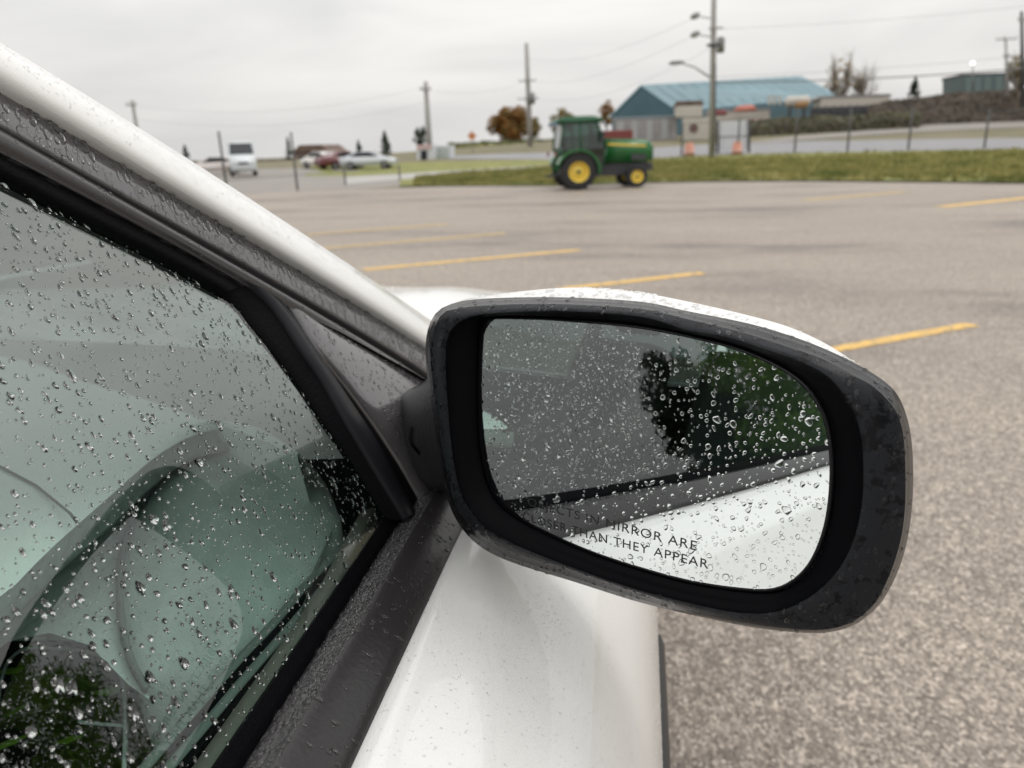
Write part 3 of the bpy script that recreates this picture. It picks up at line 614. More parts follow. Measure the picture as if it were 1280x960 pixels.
# left fence along the lot edge, right fence along the road
def fence(pxs, hpx, label, rad=.045, group=None, net=True, hs=None):
    pts = [ground_at(*p) for p in pxs]; root = thing('chain_link_fence', tuple(pts[0]), label, 'fence', group); hs = hs or [hpx]*len(pts)
    loc = [p-pts[0] for p in pts]
    for p, h in zip(loc, hs): tubeo('post', [(p[0], p[1], p[2]-.1), (p[0], p[1], p[2]+h)], rad, STEELD, root, 7)
    tops = [(p[0], p[1], p[2]+h-.08) for p, h in zip(loc, hs)]
    if net: tubeo('top_rail', tops, rad*.3, STEELD, root, 5)
    else: tubeo('top_wire', [(p[0], p[1], p[2]+.55) for p in loc], rad*.25, STEELD, root, 5)
    if net:
        bm = bmesh.new()
        for i in range(len(loc)-1):
            A, B = Vector(loc[i]), Vector(loc[i+1]); Lg = (B-A).length; h = min(hs[i], hs[i+1])-.12; st = .35
            k = -h
            while k < Lg:
                for sgn in (1, -1):
                    s0, e0 = (k, k+h)
                    z0, z1 = (0.05, h) if sgn > 0 else (h, .05)
                    if s0 < 0: z0 += (z1-z0)*(-s0/h); s0 = 0
                    if e0 > Lg: z1 = z0+(z1-z0)*((Lg-s0)/(e0-s0)); e0 = Lg
                    p0 = A+(B-A)*(s0/Lg)+Vector((0, 0, z0)); p1 = A+(B-A)*(e0/Lg)+Vector((0, 0, z1))
                    tube(bm, [p0, p1], .0018, 3, False)
                k += st
        o = bmo('wire_mesh', bm, STEELD, root, False, 'stuff')
    return root
STEELD = mat('dull_fence_steel', (.08, .08, .078), rough=.6)
bpy.data.materials.remove(MESHM)
fence([(285, 247), (372, 238), (432, 231), (500, 225)], 2.0, 'chain link fence with grey posts along the left far edge of the lot', .04, net=False, hs=[2.1, 2.1, .9, .7])
fence([(852, 197), (922, 194.5), (993, 192), (1059, 190), (1135, 188), (1230, 186), (1345, 184)], 3.0, 'tall chain link fence behind the grass bank beside the road', .075, net=True, hs=[2.6, 2.8, 3.4, 3.2, 3.1, 2.7, 2.7])
# kiosk, house
r_, f = pxbox('white_kiosk', 521, 540, 181, 205, 80, 2, WHITEP, 'small white and grey kiosk at the foot of the bare pole', 'kiosk', parts=('kiosk_wall',))
quadbox('window', local(r_, [f(526, 200), f(534, 200), f(534, 188), f(526, 188)]), -.08, GLASSD, r_); quadbox('sign_strip', local(r_, [f(521, 186), f(540, 186), f(540, 181), f(521, 181)]), -.12, mat('pinkish_sign', (.6, .42, .42)), r_)
r_, f = pxbox('white_cabinet', 543, 563, 182, 203, 82, 2, WHITEP, 'pale cabinet just right of the kiosk', 'cabinet', parts=('cabinet_body',))
for x in (548, 557): quadbox('door', local(r_, [f(x-4, 201), f(x+4, 201), f(x+4, 184), f(x-4, 184)]), -.08, mat('pale_green_door', (.45, .50, .47)), r_)
P = at(590.5, 181, 100); sg = thing('orange_sign', tuple(P), 'small orange diamond road sign above the distant hedge', 'sign')
q = local(sg, [at(590, 170, 100)])[0]; bm = bmesh.new(); k = .62; prism(bm, [(q[0]-k, q[2]), (q[0], q[2]-k), (q[0]+k, q[2]), (q[0], q[2]+k)], -.04, .0, 'y'); bmo('plate', bm, mat('sign_orange', (.55, .22, .09)), sg)
tubeo('post', [(0, .05, -1), (q[0], .05, q[2])], .05, STEEL, sg, 5)
r_, f = pxbox('brown_house', 368, 405, 190, 206, 130, 8, mat('brown_brick', (.20, .15, .13), rough=.8, var=.2, vscale=1), 'low brown roofed house left of the parked cars', 'house', parts=('wall',))
P = local(r_, [f(362, 192), f(414, 192), f(400, 181), f(374, 181)]); quadbox('roof', P, 9, BROWNR, r_)
for x in (377, 390): quadbox('window', local(r_, [f(x-3, 202), f(x+3, 202), f(x+3, 195), f(x-3, 195)]), -.1, GLASSD, r_)
r_, f = pxbox('pinkish_building', 262, 296, 200, 212, 140, 8, mat('pink_brick', (.30, .20, .17), rough=.8), 'low pinkish building peeping over the white pillar', 'building', parts=('wall',))
quadbox('roof', local(r_, [f(260, 201), f(298, 201), f(292, 197), f(266, 197)]), 9, GREYW, r_)

# ------------------------------------------------------------------ vehicles
def wheel(parent, x, y, z, r, w, rimm, tm=None, name='wheel', rimr=.62, spokes=0):
    tm = tm or RUBBER
    bm = bmesh.new(); lathe(bm, [(r*.6, -w/2), (r*.93, -w/2), (r, -w*.3), (r, w*.3), (r*.93, w/2), (r*.6, w/2), (r*.6, -w/2)], 28, x, y, z, 'y', False); o = bmo(name, bm, tm, parent, False)
    bm = bmesh.new(); lathe(bm, [(r*.2, -w*.50), (r*.28, -w*.46), (r*.5, -w*.38), (r*rimr, -w*.52), (r*rimr, w*.5)], 24, x, y, z, 'y'); bmo('rim', bm, rimm, o, False)
    return o
def car(base, hdg, Lc, col, label, kind='sedan', group='cars parked beyond the left fence'):
    """heading: the car's nose points along +x before turning by hdg"""
    root = thing('parked_car' if kind != 'van' else 'parked_van', tuple(base), label, 'car' if kind != 'van' else 'van', group, hdg)
    m = mat('body_'+str(tuple(round(c, 2) for c in col)), col, rough=.25, coat=.5); W = .88
    if kind == 'van':
        prof = [(-2.6, .35), (-2.6, 2.25), (-2.4, 2.4), (1.2, 2.4), (1.75, 1.5), (2.45, 1.2), (2.6, .8), (2.6, .35)]
        gl = [(1.22, 2.28), (1.72, 1.52), (.5, 1.5), (.5, 2.28)]
    else:
        prof = [(-2.25, .3), (-2.3, .75), (-2.2, 1.0), (-1.55, 1.05), (-.85, 1.42), (.3, 1.45), (1.1, 1.0), (2.05, .85), (2.3, .65), (2.3, .3)]
        gl = [(-1.4, 1.03), (-.82, 1.36), (.28, 1.38), (.98, 1.0)]
    bm = bmesh.new(); prism(bm, prof, -W, W, 'y'); bmesh.ops.bevel(bm, geom=bm.edges[:], offset=.06, segments=2, affect='EDGES'); bmo('body', bm, m, root, True)
    for s in (-1, 1): bm = bmesh.new(); prism(bm, gl, s*(W+.004)-.01, s*(W+.004)+.01, 'y'); bmo('side_window', bm, GLASSD, root)
    if kind == 'van': vs = [(1.26, -.75, 2.27), (1.26, .75, 2.27), (1.79, .8, 1.53), (1.79, -.8, 1.53)]; 
    else: vs = [(.36, -.68, 1.43), (.36, .68, 1.43), (1.14, .76, 1.02), (1.14, -.76, 1.02)]
    raw('windscreen', [(v[0]+.015, v[1], v[2]+.012) for v in vs], [(0, 1, 2, 3)], GLASSD, root)
    fx = 2.32 if kind != 'van' else 2.62; hz = .68 if kind != 'van' else .95
    for s in (-1, 1): boxo('headlight', (fx-.06, fx+.02, s*.62-.18, s*.62+.18, hz-.08, hz+.08), mat('lamp_lens', (.7, .72, .75), rough=.1), root, .02)
    boxo('grille', (fx-.06, fx+.01, -.35, .35, hz-.12, hz+.05), DARKG, root)
    for x in (-1.4, 1.4):
        for s in (-1, 1): wheel(root, x, s*(W-.08), .33, .33, .2, STEEL)
    return root
P = ground_at(305, 220); v = car(P, radians(-60), 5, (.62, .66, .68), 'white van with dark windscreen facing the camera beyond the left fence', 'van', 'vehicles beyond the left fence')
P = ground_at(462, 211.5); car(P, radians(8), 4.6, (.62, .65, .70), 'silver sedan parked side-on in front of the conifers', group='vehicles beyond the left fence')
P = ground_at(428, 211); car(P, radians(60), 4.6, (.14, .03, .035), 'dark red car between the silver sedan and the white car', group='vehicles beyond the left fence')
P = ground_at(404, 210); car(P, radians(150), 4.6, (.68, .66, .62), 'cream white car parked left of the dark red car', group='vehicles beyond the left fence')
P = ground_at(272, 218); car(P, radians(-160), 4.6, (.6, .55, .53), 'pale car half hidden by the white pillar left of the van', group='vehicles beyond the left fence')

# ------------------------------------------------------------------ tractor
GREEN = mat('tractor_green', (.018, .135, .034), rough=.35, coat=.3, var=.1, vscale=3); DGREEN = mat('tractor_dark_green', (.012, .07, .03), rough=.4)
YELP = mat('tractor_yellow', (.78, .58, .10), rough=.4); TYRE = mat('tractor_tyre', (.018, .018, .019), rough=.7)
CABG = thin_glass('cab_glass', (.18, .30, .26))
Pt = ground_at(717, 236.5); Pt[2] = .006
tr = thing('tractor', tuple(Pt), 'green cab tractor with yellow wheel centres parked at the far edge of the lot', 'tractor', None, radians(17))
tr.scale = (.97, .97, .92)
def tyre(x, y, r, w, nl, name):
    bm = bmesh.new(); lathe(bm, [(r*.55, -w/2), (r*.9, -w/2), (r*.95, -w*.42), (r*.95, w*.42), (r*.9, w/2), (r*.55, w/2), (r*.55, 0), (r*.55, -w/2)], 36, x, y, r, 'y', False); o = bmo(name, bm, TYRE, tr)
    bm = bmesh.new()
    for k in range(nl):
        for s in (-1, 1):
            a = 2*pi*(k+(.5 if s > 0 else 0))/nl; M = Matrix.Translation((x, y, r)) @ Matrix.Rotation(-a, 4, 'Y') @ Matrix.Translation((r*.965, s*w*.24, 0)) @ Matrix.Rotation(s*.6, 4, 'X')
            bbox(bm, -r*.035, r*.035, -w*.27, w*.27, -.022, .022, M=M)
    bmo('tread', bm, TYRE, o, kind='stuff')
    sg = -1 if y < 0 else 1
    bm = bmesh.new(); lathe(bm, [(r*.12, -w*.30*1), (r*.20, -w*.26), (r*.42, -w*.12), (r*.52, -w*.45), (r*.57, -w*.52), (r*.57, w*.3)] if sg < 0 else [(r*.57, -w*.3), (r*.57, w*.52), (r*.52, w*.45), (r*.42, w*.12), (r*.20, w*.26), (r*.12, w*.3)], 28, x, y, r, 'y'); bmo('rim', bm, YELP, o)
    bm = bmesh.new(); lathe(bm, [(r*.11, -.03), (r*.11, .03)], 12, x, y+sg*w*.32, r, 'y'); bmo('hub', bm, DGREEN, o)
    return o
for s in (-1, 1): tyre(0, s*.62, .56, .36, 16, 'rear_wheel'); tyre(1.86, s*.55, .345, .23, 14, 'front_wheel')
bm = bmesh.new(); prism(bm, [(.85, .78), (2.38, .80), (2.46, .95), (2.43, 1.36), (2.25, 1.48), (.85, 1.56)], -.36, .36, 'y'); bmesh.ops.bevel(bm, geom=bm.edges[:], offset=.06, segments=3, affect='EDGES'); hd = bmo('hood', bm, GREEN, tr, True)
for s in (-1, 1):
    bm = bmesh.new(); prism(bm, [(1.0, 1.34), (2.2, 1.26), (2.2, 1.32), (1.0, 1.41)], s*.366-.004, s*.366+.004, 'y'); bmo('yellow_stripe', bm, YELP, hd)
    bm = bmesh.new(); prism(bm, [(1.75, .86), (2.2, .86), (2.2, 1.02), (1.75, 1.05)], s*.367-.004, s*.367+.004, 'y'); bmo('side_grille', bm, DARKG, hd)
    bm = bmesh.new(); bbox(bm, 2.38, 2.43, s*.2-.09, s*.2+.09, 1.28, 1.38, .015); bmo('headlight', bm, mat('lamp_lens', (.7, .72, .75)), hd)
boxo('front_grille', (2.40, 2.475, -.28, .28, .82, 1.26), DARKG, tr, .02); boxo('front_weight', (2.28, 2.48, -.25, .25, .50, .76), DARKG, tr, .03)
bm = bmesh.new(); bbox(bm, -.3, 2.3, -.22, .22, .38, .80, .04); bbox(bm, -.45, .3, -.3, .3, .4, .9, .04); bmo('chassis', bm, DARKG, tr)
bm = bmesh.new(); bbox(bm, 1.78, 1.94, -.5, .5, .28, .42, .03); bmo('front_axle', bm, DGREEN, tr)
bm = bmesh.new(); bbox(bm, -.12, .12, -.6, .6, .45, .68, .03); bmo('rear_axle', bm, DGREEN, tr)
for s in (-1, 1):   # curved fenders over the rear wheels
    o_, i_ = [], []
    for k in range(13):
        a = radians(-8+k*14); o_.append((cos(a)*.68, .56+sin(a)*.68+.02)); i_.append((cos(a)*.62, .56+sin(a)*.62+.02))
    bm = bmesh.new(); prism(bm, o_+i_[::-1], s*.60-.2, s*.60+.2, 'y'); bmo('fender', bm, GREEN, tr, False)
    bm = bmesh.new(); prism(bm, i_+[(-.6, .6)], s*.42-.02, s*.42+.02, 'y'); bmo('fender_side', bm, GREEN, tr)
    boxo('tail_light', (-.70, -.66, s*.62-.08, s*.62+.08, 1.05, 1.2), REDP, tr)
cabp = [(-.42, .98), (-.52, 1.3), (-.42, 2.06), (.62, 2.06), (.88, 1.25), (.80, .72), (.45, .62), (.3, .98)]
for s in (-1, 1):
    y = s*.60
    bm = bmesh.new()
    for a, b_ in ((0, 1), (1, 2), (3, 4), (4, 5), (5, 6)): tube(bm, [(cabp[a][0], y, cabp[a][1]), (cabp[b_][0], y, cabp[b_][1])], .035, 6)
    tube(bm, [(.12, y, 1.02), (.08, y, 2.06)], .03, 6); tube(bm, [(-.42, y, 2.06), (.62, y, 2.06)], .035, 6)
    bmo('cab_frame', bm, DGREEN, tr, True)
    raw('side_window', [(x, y*.99, z) for x, z in cabp], [tuple(range(8))], CABG, tr)
    boxo('wing_mirror', (.70, .76, s*.86-.08, s*.86+.08, 1.45, 1.75), DARKG, tr, .02); tubeo('mirror_arm', [(.7, s*.62, 1.8), (.72, s*.86, 1.75)], .015, DARKG, tr, 5)
bm = bmesh.new(); tube(bm, [(.62, -.6, 2.06), (.62, .6, 2.06)], .03, 6); tube(bm, [(-.42, -.6, 2.06), (-.42, .6, 2.06)], .03, 6); tube(bm, [(-.42, -.6, .98), (-.42, .6, .98)], .03, 6); bmo('cross_bar', bm, DGREEN, tr)
raw('windscreen', [(.62, -.58, 2.05), (.62, .58, 2.05), (.88, .58, 1.25), (.88, -.58, 1.25)], [(0, 1, 2, 3)], CABG, tr)
raw('rear_window', [(-.43, -.58, 2.05), (-.43, .58, 2.05), (-.52, .58, 1.3), (-.52, -.58, 1.3)], [(0, 1, 2, 3)], CABG, tr)
bm = bmesh.new(); prism(bm, [(-.62, 2.05), (-.6, 2.15), (-.35, 2.24), (.5, 2.25), (.8, 2.17), (.82, 2.06)], -.66, .66, 'y'); bmesh.ops.bevel(bm, geom=bm.edges[:], offset=.035, segments=2, affect='EDGES'); bmo('cab_roof', bm, mat('cab_roof_green', (.02, .10, .045), rough=.3), tr, True)
for s in (-1, 1): boxo('work_lamp', (.78, .86, s*.45-.09, s*.45+.09, 1.98, 2.08), mat('lamp_lens', (.7, .72, .75)), tr, .01); boxo('rear_lamp', (-.68, -.6, s*.45-.09, s*.45+.09, 1.98, 2.08), mat('bluish_lamp', (.15, .25, .35)), tr, .01)
bm = bmesh.new(); bbox(bm, -.3, .1, -.24, .24, .98, 1.12, .04); bbox(bm, -.38, -.26, -.24, .24, 1.1, 1.65, .04); bmo('seat', bm, DARKG, tr)
bm = bmesh.new(); tube(bm, [(.6+.0*k, 0, 0) if 0 else (.52+.06*cos(2*pi*k/16), .19*sin(2*pi*k/16), 1.38+.17*cos(2*pi*k/16)) for k in range(17)], .014, 5); tube(bm, [(.7, 0, 1.05), (.53, 0, 1.38)], .03, 6); bmo('steering_wheel', bm, DARKG, tr)
bm = bmesh.new(); bbox(bm, .62, .9, -.3, .3, .75, 1.28, .04); bmo('dash_cowl', bm, DARKG, tr)
bm = bmesh.new(); bbox(bm, .35, .75, -.72, -.5, .40, .44); bbox(bm, .38, .72, -.7, -.5, .56, .60); tube(bm, [(.36, -.7, .42), (.33, -.55, .8)], .015, 5); bmo('step', bm, DARKG, tr)
bm = bmesh.new(); tube(bm, [(-.35, -.25, .5), (-.85, -.3, .42)], .035, 6); tube(bm, [(-.35, .25, .5), (-.85, .3, .42)], .035, 6); tube(bm, [(-.4, 0, .95), (-.75, 0, .75)], .03, 6); bmo('hitch', bm, DARKG, tr)
# red implement behind the tractor hood
Pi = ground_at(770, 226); Pi = at(772, 190, 40.); Pi[2] = 0
im = thing('red_trailer', tuple(Pi), 'dark red trailer box partly hidden behind the tractor hood', 'trailer')
bm = bmesh.new(); bbox(bm, -.75, .75, -.6, .6, 1.0, 1.95, .05); bmo('box', bm, REDP, im)
bm = bmesh.new(); bbox(bm, -.8, .8, -.5, .5, .8, .95, .02); bmo('frame', bm, DARKG, im)
for x in (-.5, .5): wheel(im, x, -.55, .45, .45, .25, STEEL)
for x in (-.5, .5): wheel(im, x, .55, .45, .45, .25, STEEL)

# ================================================================== THE WHITE CAR
carr = thing('white_car', (0, 0, 0), 'wet white car in the foreground with its side window, pillar, door and large wing mirror', 'car')
XC = -.87
def gl_xyz(y, w, off=0.): return np.array([-.172-w*sin(TUM)+off*cos(TUM), y, .97+w*cos(TUM)+off*sin(TUM)])
# --- pillar rails: each a sight line met with the glass plane at its own height, carried back along the roof
NS = 26
def rail(px, off, grow=0.):
    P = resample(catmull([ong(x, y, off) for x, y in px], 6), NS)
    if grow == 0:
        s_ = np.linspace(-1, 1, NS); P = np.array(P); P = [q for q in np.stack([np.polyval(np.polyfit(s_, P[:, k], 3), s_) for k in range(3)], 1)]
    d = P[1]-P[0]; d = -d/np.linalg.norm(d); ext = []; p = P[0].copy()
    for i in range(1, 16):
        t = min(1., i/8); q = d*(1-t)+np.array([-.02*(1-t), -1, -.02 if t >= 1 else .05*(1-t)])*t; q /= np.linalg.norm(q); p = p+q*(.03 if i < 9 else .13); ext.append(p.copy())
    return ext[::-1]+P
r_glass = rail([(0, 221), (66, 257), (131, 289), (197, 323), (245, 348), (278, 368), (300, 388), (316, 410), (341, 440), (378, 486), (407, 530), (440, 575), (482, 640)][:6], .002)
r_seal = rail([(0, 193), (47, 213), (94, 240), (175, 284), (245, 321), (306, 357)], .009)
r_groove = rail([(0, 168), (52, 196), (87, 213), (175, 263), (262, 316), (345, 366), (389, 390), (437, 414), (477, 440), (531, 474), (575, 502)], .010)
r_groove2 = rail([(0, 162), (52, 190), (87, 206), (175, 255), (262, 306), (345, 356), (389, 380), (437, 405), (477, 430), (531, 466), (575, 494)], .010)
r_appl = rail([(0, 115), (56, 148), (107, 177), (150, 203), (197, 233), (234, 254), (280, 283), (348, 321), (385, 346), (433, 373), (477, 401), (527, 433), (575, 463)], .014)
r_p1 = rail([(0, 110), (56, 143), (107, 172), (150, 198), (197, 228), (234, 249), (280, 278), (348, 317), (385, 342), (433, 370), (477, 398), (527, 430), (575, 460)], .0165)
r_p2 = rail([(0, 98), (87, 152), (175, 208), (262, 261), (350, 314), (437, 368), (525, 424), (575, 456)], .0215)
r_p3 = rail([(0, 80), (87, 134), (175, 189), (262, 243), (350, 298), (437, 354), (525, 411), (575, 444)], .025)
r_p4 = rail([(0, 62), (87, 116), (175, 170), (262, 226), (350, 283), (437, 341), (525, 400), (575, 434)], .0242)
r_p5 = rail([(0, 52), (87, 107), (175, 160), (262, 216), (350, 273), (437, 331), (525, 391), (575, 425)], .019)
def shift(r, v): return [p+np.array(v) for p in r]
r_p6 = shift(r_p5, (-.012, .010, -.006)); r_p7 = shift(r_p5, (-.020, .016, -.022))
def sub(r, off, n=None):   # the same rail pushed along the glass normal
    return [p+GN*off for p in r]
# the front edge of the seal runs down the division bar
bar_l = [(278, 366), (300, 386), (316, 408), (341, 440), (378, 486), (407, 530), (440, 577), (484, 648), (492, 668)]
gl_top = r_glass
# window pane: side glass outline on the glass plane
outer = [p-GN*.009 for p in r_seal]
pane = [ong(x, y, 0) for x, y in [(330, 392), (350, 420), (390, 480), (425, 530), (460, 585), (492, 636)]]+[gl_xyz(.482, -.004)]
pane = [p for p in outer if p[1] < .50]+pane
pane = [p-GN*((p-G0)@GN) for p in pane]
bm = bmesh.new(); low = gl_xyz(pane[0][1], -.02); vs_ = [bm.verts.new(p) for p in pane]+[bm.verts.new(gl_xyz(.482, -.02)), bm.verts.new(low)]
bm.faces.new(vs_); sidew = bmo('side_window', bm, SIDEG, carr); sidew['label'] = 'rain covered green tinted side window'
# seal, frame, groove, applique, white pillar
seal = loft('window_seal', [sub(r_glass, -.004), r_glass, sub(r_glass, .004), [a*.5+b*.5+GN*.001 for a, b in zip(r_glass, r_seal)], sub(r_seal, -.002), r_seal], RUBBER, carr)
dframe = loft('door_frame', [sub(r_seal, -.004), r_seal, [a*.66+b*.34+GN*.0045 for a, b in zip(r_seal, r_groove)], [a*.25+b*.75+GN*.004 for a, b in zip(r_seal, r_groove)], [a*.04+b*.96+GN*.001 for a, b in zip(r_seal, r_groove)], [a*.01+b*.99-GN*.001 for a, b in zip(r_seal, r_groove)], sub(r_groove, -.012)], FRAMEM, carr)
loft('shut_gap', [sub(r_groove, -.006), sub(r_groove2, -.006)], BLACKM, carr)
appl = loft('pillar_cover', [sub(r_groove2, -.012), sub(r_groove2, -.001), [a*.97+b*.03+GN*.0008 for a, b in zip(r_groove2, r_appl)], [a*.90+b*.10+GN*.0010 for a, b in zip(r_groove2, r_appl)], [a*.5+b*.5+GN*.0013 for a, b in zip(r_groove2, r_appl)], [a*.08+b*.92+GN*.0006 for a, b in zip(r_groove2, r_appl)], [a*.02+b*.98 for a, b in zip(r_groove2, r_appl)], sub(r_appl, -.003)], APPL, carr)
pillar = loft('windscreen_pillar', [sub(r_p1, -.006), r_p1, r_p2, r_p3, r_p4, r_p5, r_p6, r_p7], PAINT, carr)
# division bar: left seal, raised centre, right seal
def poly_on(px, off): return resample(catmull([ong(x, y, off) for x, y in px], 6), 22)
b0 = poly_on([(276, 366), (300, 386), (316, 408), (341, 438), (378, 486), (407, 530), (440, 577), (484, 648)], .001)
b1 = poly_on([(302, 354), (328, 375), (348, 400), (372, 437), (400, 477), (424, 519), (457, 574), (503, 650)], .008)
b1b = [p+GN*.003 for p in b1]
b2 = poly_on([(336, 361), (347, 369), (360, 386), (385, 421), (411, 460), (446, 512), (480, 565), (520, 640)], .012)
b3 = poly_on([(342, 362), (354, 371), (371, 396), (394, 430), (437, 482), (470, 527), (502, 575), (534, 632)], .0095)
loft('bar_seal', [[p-GN*.004 for p in b0], b0, [a*.5+b*.5-GN*.0015 for a, b in zip(b0, b1)], b1], RUBBER, carr)
loft('division_bar', [b1, b1b, [a*.5+b*.5+GN*.001 for a, b in zip(b1b, b2)], b2, [p-GN*.005 for p in b2]], mat('satin_black_bar', (.012, .012, .015), rough=.35, spec=.2), carr)
loft('bar_seal', [[p-GN*.003 for p in b2], [a*.5+b*.5-GN*.004 for a, b in zip(b2, b3)], [p-GN*.004 for p in b3], [p-GN*.012 for p in b3]], RUBBER, carr)
# sail panel between bar, groove and belt
s_px = [(352, 366), (389, 391), (437, 416), (477, 441), (531, 475), (580, 506)]
topr = resample([ong(x, y, .0105) for x, y in s_px], 22); botr = resample([ong(x, y, .0105) for x, y in [(350, 368), (372, 396), (396, 434), (438, 484), (472, 530), (504, 578), (540, 640), (580, 660)]], 22)
loops = [[t_*(1-f)+b_*f+GN*(.002*sin(pi*f)) for t_, b_ in zip(topr, botr)] for f in np.linspace(0, 1, 7)]
sail = loft('sail_panel', [[p-GN*.008 for p in topr]]+loops+[[p-GN*.008 for p in botr]], APPL, carr)

# --- belt moulding: wet ribbed top and smooth outer face, running the length of the doors
YB0, YB1 = -1.9, .545
ys_ = np.linspace(YB0, YB1, 60)
def belt_shift(y): return -.10*max(0, y-.50)
def sweep(name, prof, ys, m, parent, smooth=False): return loft(name, [[(x+belt_shift(y), y, z) for y in ys] for x, z in prof], m, parent, smooth=smooth)
sweep('glass_wiper', [(-.1775, .953), (-.1765, .972), (-.1735, .9745), (-.170, .968), (-.168, .962)], ys_, RUBBER, carr)
BELTT = mat('wet_ribbed_belt', (.05, .048, .05), rough=.2, spec=.8, bump=.7, bscale=260, coat=.6)
ribt = sweep('belt_top', [(-.1685, .958), (-.167, .9655), (-.163, .967), (-.158, .9675), (-.1530, .970), (-.1500, .9712)], ys_, BELTT, carr, True)
BELTF = mat('smooth_belt_face', (.024, .022, .023), rough=.30, spec=.38, bump=.1, bscale=300)
ribf = sweep('belt_face', [(-.1500, .9712), (-.1475, .9706), (-.139, .9655), (-.130, .9595), (-.1255, .9560), (-.1245, .952)], ys_, BELTF, carr, True)
# --- body side
prof = [(-.130, .948), (-.1235, .9555), (-.116, .9560), (-.103, .9525), (-.085, .9465), (-.062, .935), (-.038, .918), (-.016, .896), (.002, .868), (.014, .836), (.0215, .80), (.0255, .765), (.027, .73), (.0265, .69), (.0245, .665), (.022, .64), (.021, .56), (.016, .45), (.004, .36), (-.02, .27), (-.05, .21)]
PF = [np.array(p) for p in resample(catmull([(a, b) for a, b in prof], 4), 84)]
def body_side(name, y0, y1, ny, holes=(), mirror=False, m=PAINT):
    V = []; F_ = []; ysx = np.linspace(y0, y1, ny); nk = len(PF)
    for y in ysx:
        for i, p in enumerate(PF):
            x, z = p; tx = PF[min(i+1, nk-1)]-PF[max(i-1, 0)]; nn = np.array([-tx[1], tx[0]]); nn /= max(1e-9, np.linalg.norm(nn)); nn *= (1 if nn[0] > 0 else -1)
            # pressed crease that fades up towards the mirror foot, with a soft hollow outboard of it
            cx = -.066-.055*sat((y-.22)/.30)**1.5; e = (x-cx) if z > .85 else 9
            k = .0030*math.exp(-(e/.012)**2)-.0020*math.exp(-((e-.030)/.022)**2) if not mirror else 0
            front = .06*max(0, (y-1.2)/.75)**2
            x2 = x+nn[0]*k-front; z2 = z+nn[1]*k
            if mirror: x2 = 2*XC-x2
            if i < 20 and not mirror: z2 -= (1-i/20)*(.10*sat((y-.62)/1.3)**.8+.05*sat((y-1.0)/.9))
            V.append((x2+(belt_shift(y) if i < 14 and not mirror else 0)*(1-i/14 if i < 14 else 0), y, z2))
    for j in range(ny-1):
        for i in range(nk-1):
            cy_, cz_ = (ysx[j]+ysx[j+1])/2, (PF[i][1]+PF[i+1][1])/2
            if any((cy_-hy)**2+(cz_-.32)**2 < .37**2 for hy in holes): continue
            F_.append((j*nk+i, j*nk+i+1, (j+1)*nk+i+1, (j+1)*nk+i))
    return raw(name, V, F_, m, carr, True)
door = body_side('front_door', -.745, .775, 90); body_side('rear_door', -1.62, -.751, 24, (-1.72,)); body_side('rear_quarter', -2.75, -1.626, 26, (-1.72,))
body_side('front_fender', .781, 1.93, 110, (1.18,))
body_side('left_side', -2.75, 1.93, 80, (-1.72, 1.18), True)
# black rub strip low on the doors
for a, b_ in ((-.74, .77), (-1.30, -.755)):
    loft('rub_strip', [[(x, y, z) for y in np.linspace(a, b_, 20)] for x, z in [(.018, .668), (.034, .664), (.0395, .650), (.0395, .600), (.034, .585), (.018, .582)]], mat('black_rub_strip', (.02, .02, .021), rough=.45), carr)
for hy in (1.18, -1.72):
    for s in (0, 1):
        x = -.09 if s == 0 else 2*XC+.09
        w_ = wheel(carr, x, hy, .32, .32, .2, STEEL, name='wheel') if False else None
        bm = bmesh.new(); lathe(bm, [(.2, -.1), (.3, -.1), (.32, -.07), (.32, .07), (.3, .1), (.2, .1), (.2, -.1)], 32, x, hy, .32, 'x', False); w_ = bmo('wheel', bm, RUBBER, carr, False)
        bm = bmesh.new(); lathe(bm, [(.04, -.07), (.08, -.06), (.17, -.05), (.205, -.09), (.205, .09), (.17, .05), (.08, .06), (.04, .07)], 28, x, hy, .32, 'x'); bmo('rim', bm, STEEL, w_, False)
boxo('underbody', (2*XC+.02, -.06, -2.65, 1.85, .2, .30), DARKIN, carr)
for hy in (1.18, -1.72): boxo('wheel_well', (2*XC+.04, -.22, hy-.4, hy+.4, .3, .78), BLACKM, carr)
# bonnet
def hoodz(x, y):
    t = max(0, (y-.70)/1.22); u = min(1.1, abs(x-XC)/.84)
    return .966+.044*sin(pi*min(1., (y-.74)/1.1))-.115*t**2.2-.030*u**2-.045*u**8+.012*math.exp(-((abs(x-XC)-.50)/.06)**2)*(1-t)
V = []; F_ = []; nx, ny = 60, 40
for j in range(ny):
    for i in range(nx):
        u = -1+2*i/(nx-1); y0_ = .745+.13*(1-u*u); y = y0_+(1.96-y0_)*j/(ny-1); x = XC+u*(.84-.10*sat((y-1.5)/.46)**2); V.append((x, y-.10*u*u*sat((y-1.6)/.36), hoodz(x, y)-.10*sat((y-1.82)/.14)**2))
for j in range(ny-1):
    for i in range(nx-1): F_.append((j*nx+i, j*nx+i+1, (j+1)*nx+i+1, (j+1)*nx+i))
hood = raw('bonnet', V, F_, PAINT, carr, True)
boxo('front_bumper', (2*XC+.05, -.09, 1.72, 1.93, .25, .72), PAINT, carr, .06)
for s in (-.62, .62): boxo('headlight', (XC+s-.16, XC+s+.16, 1.78, 1.93, .70, .80), mat('lamp_lens', (.7, .72, .75)), carr, .03)
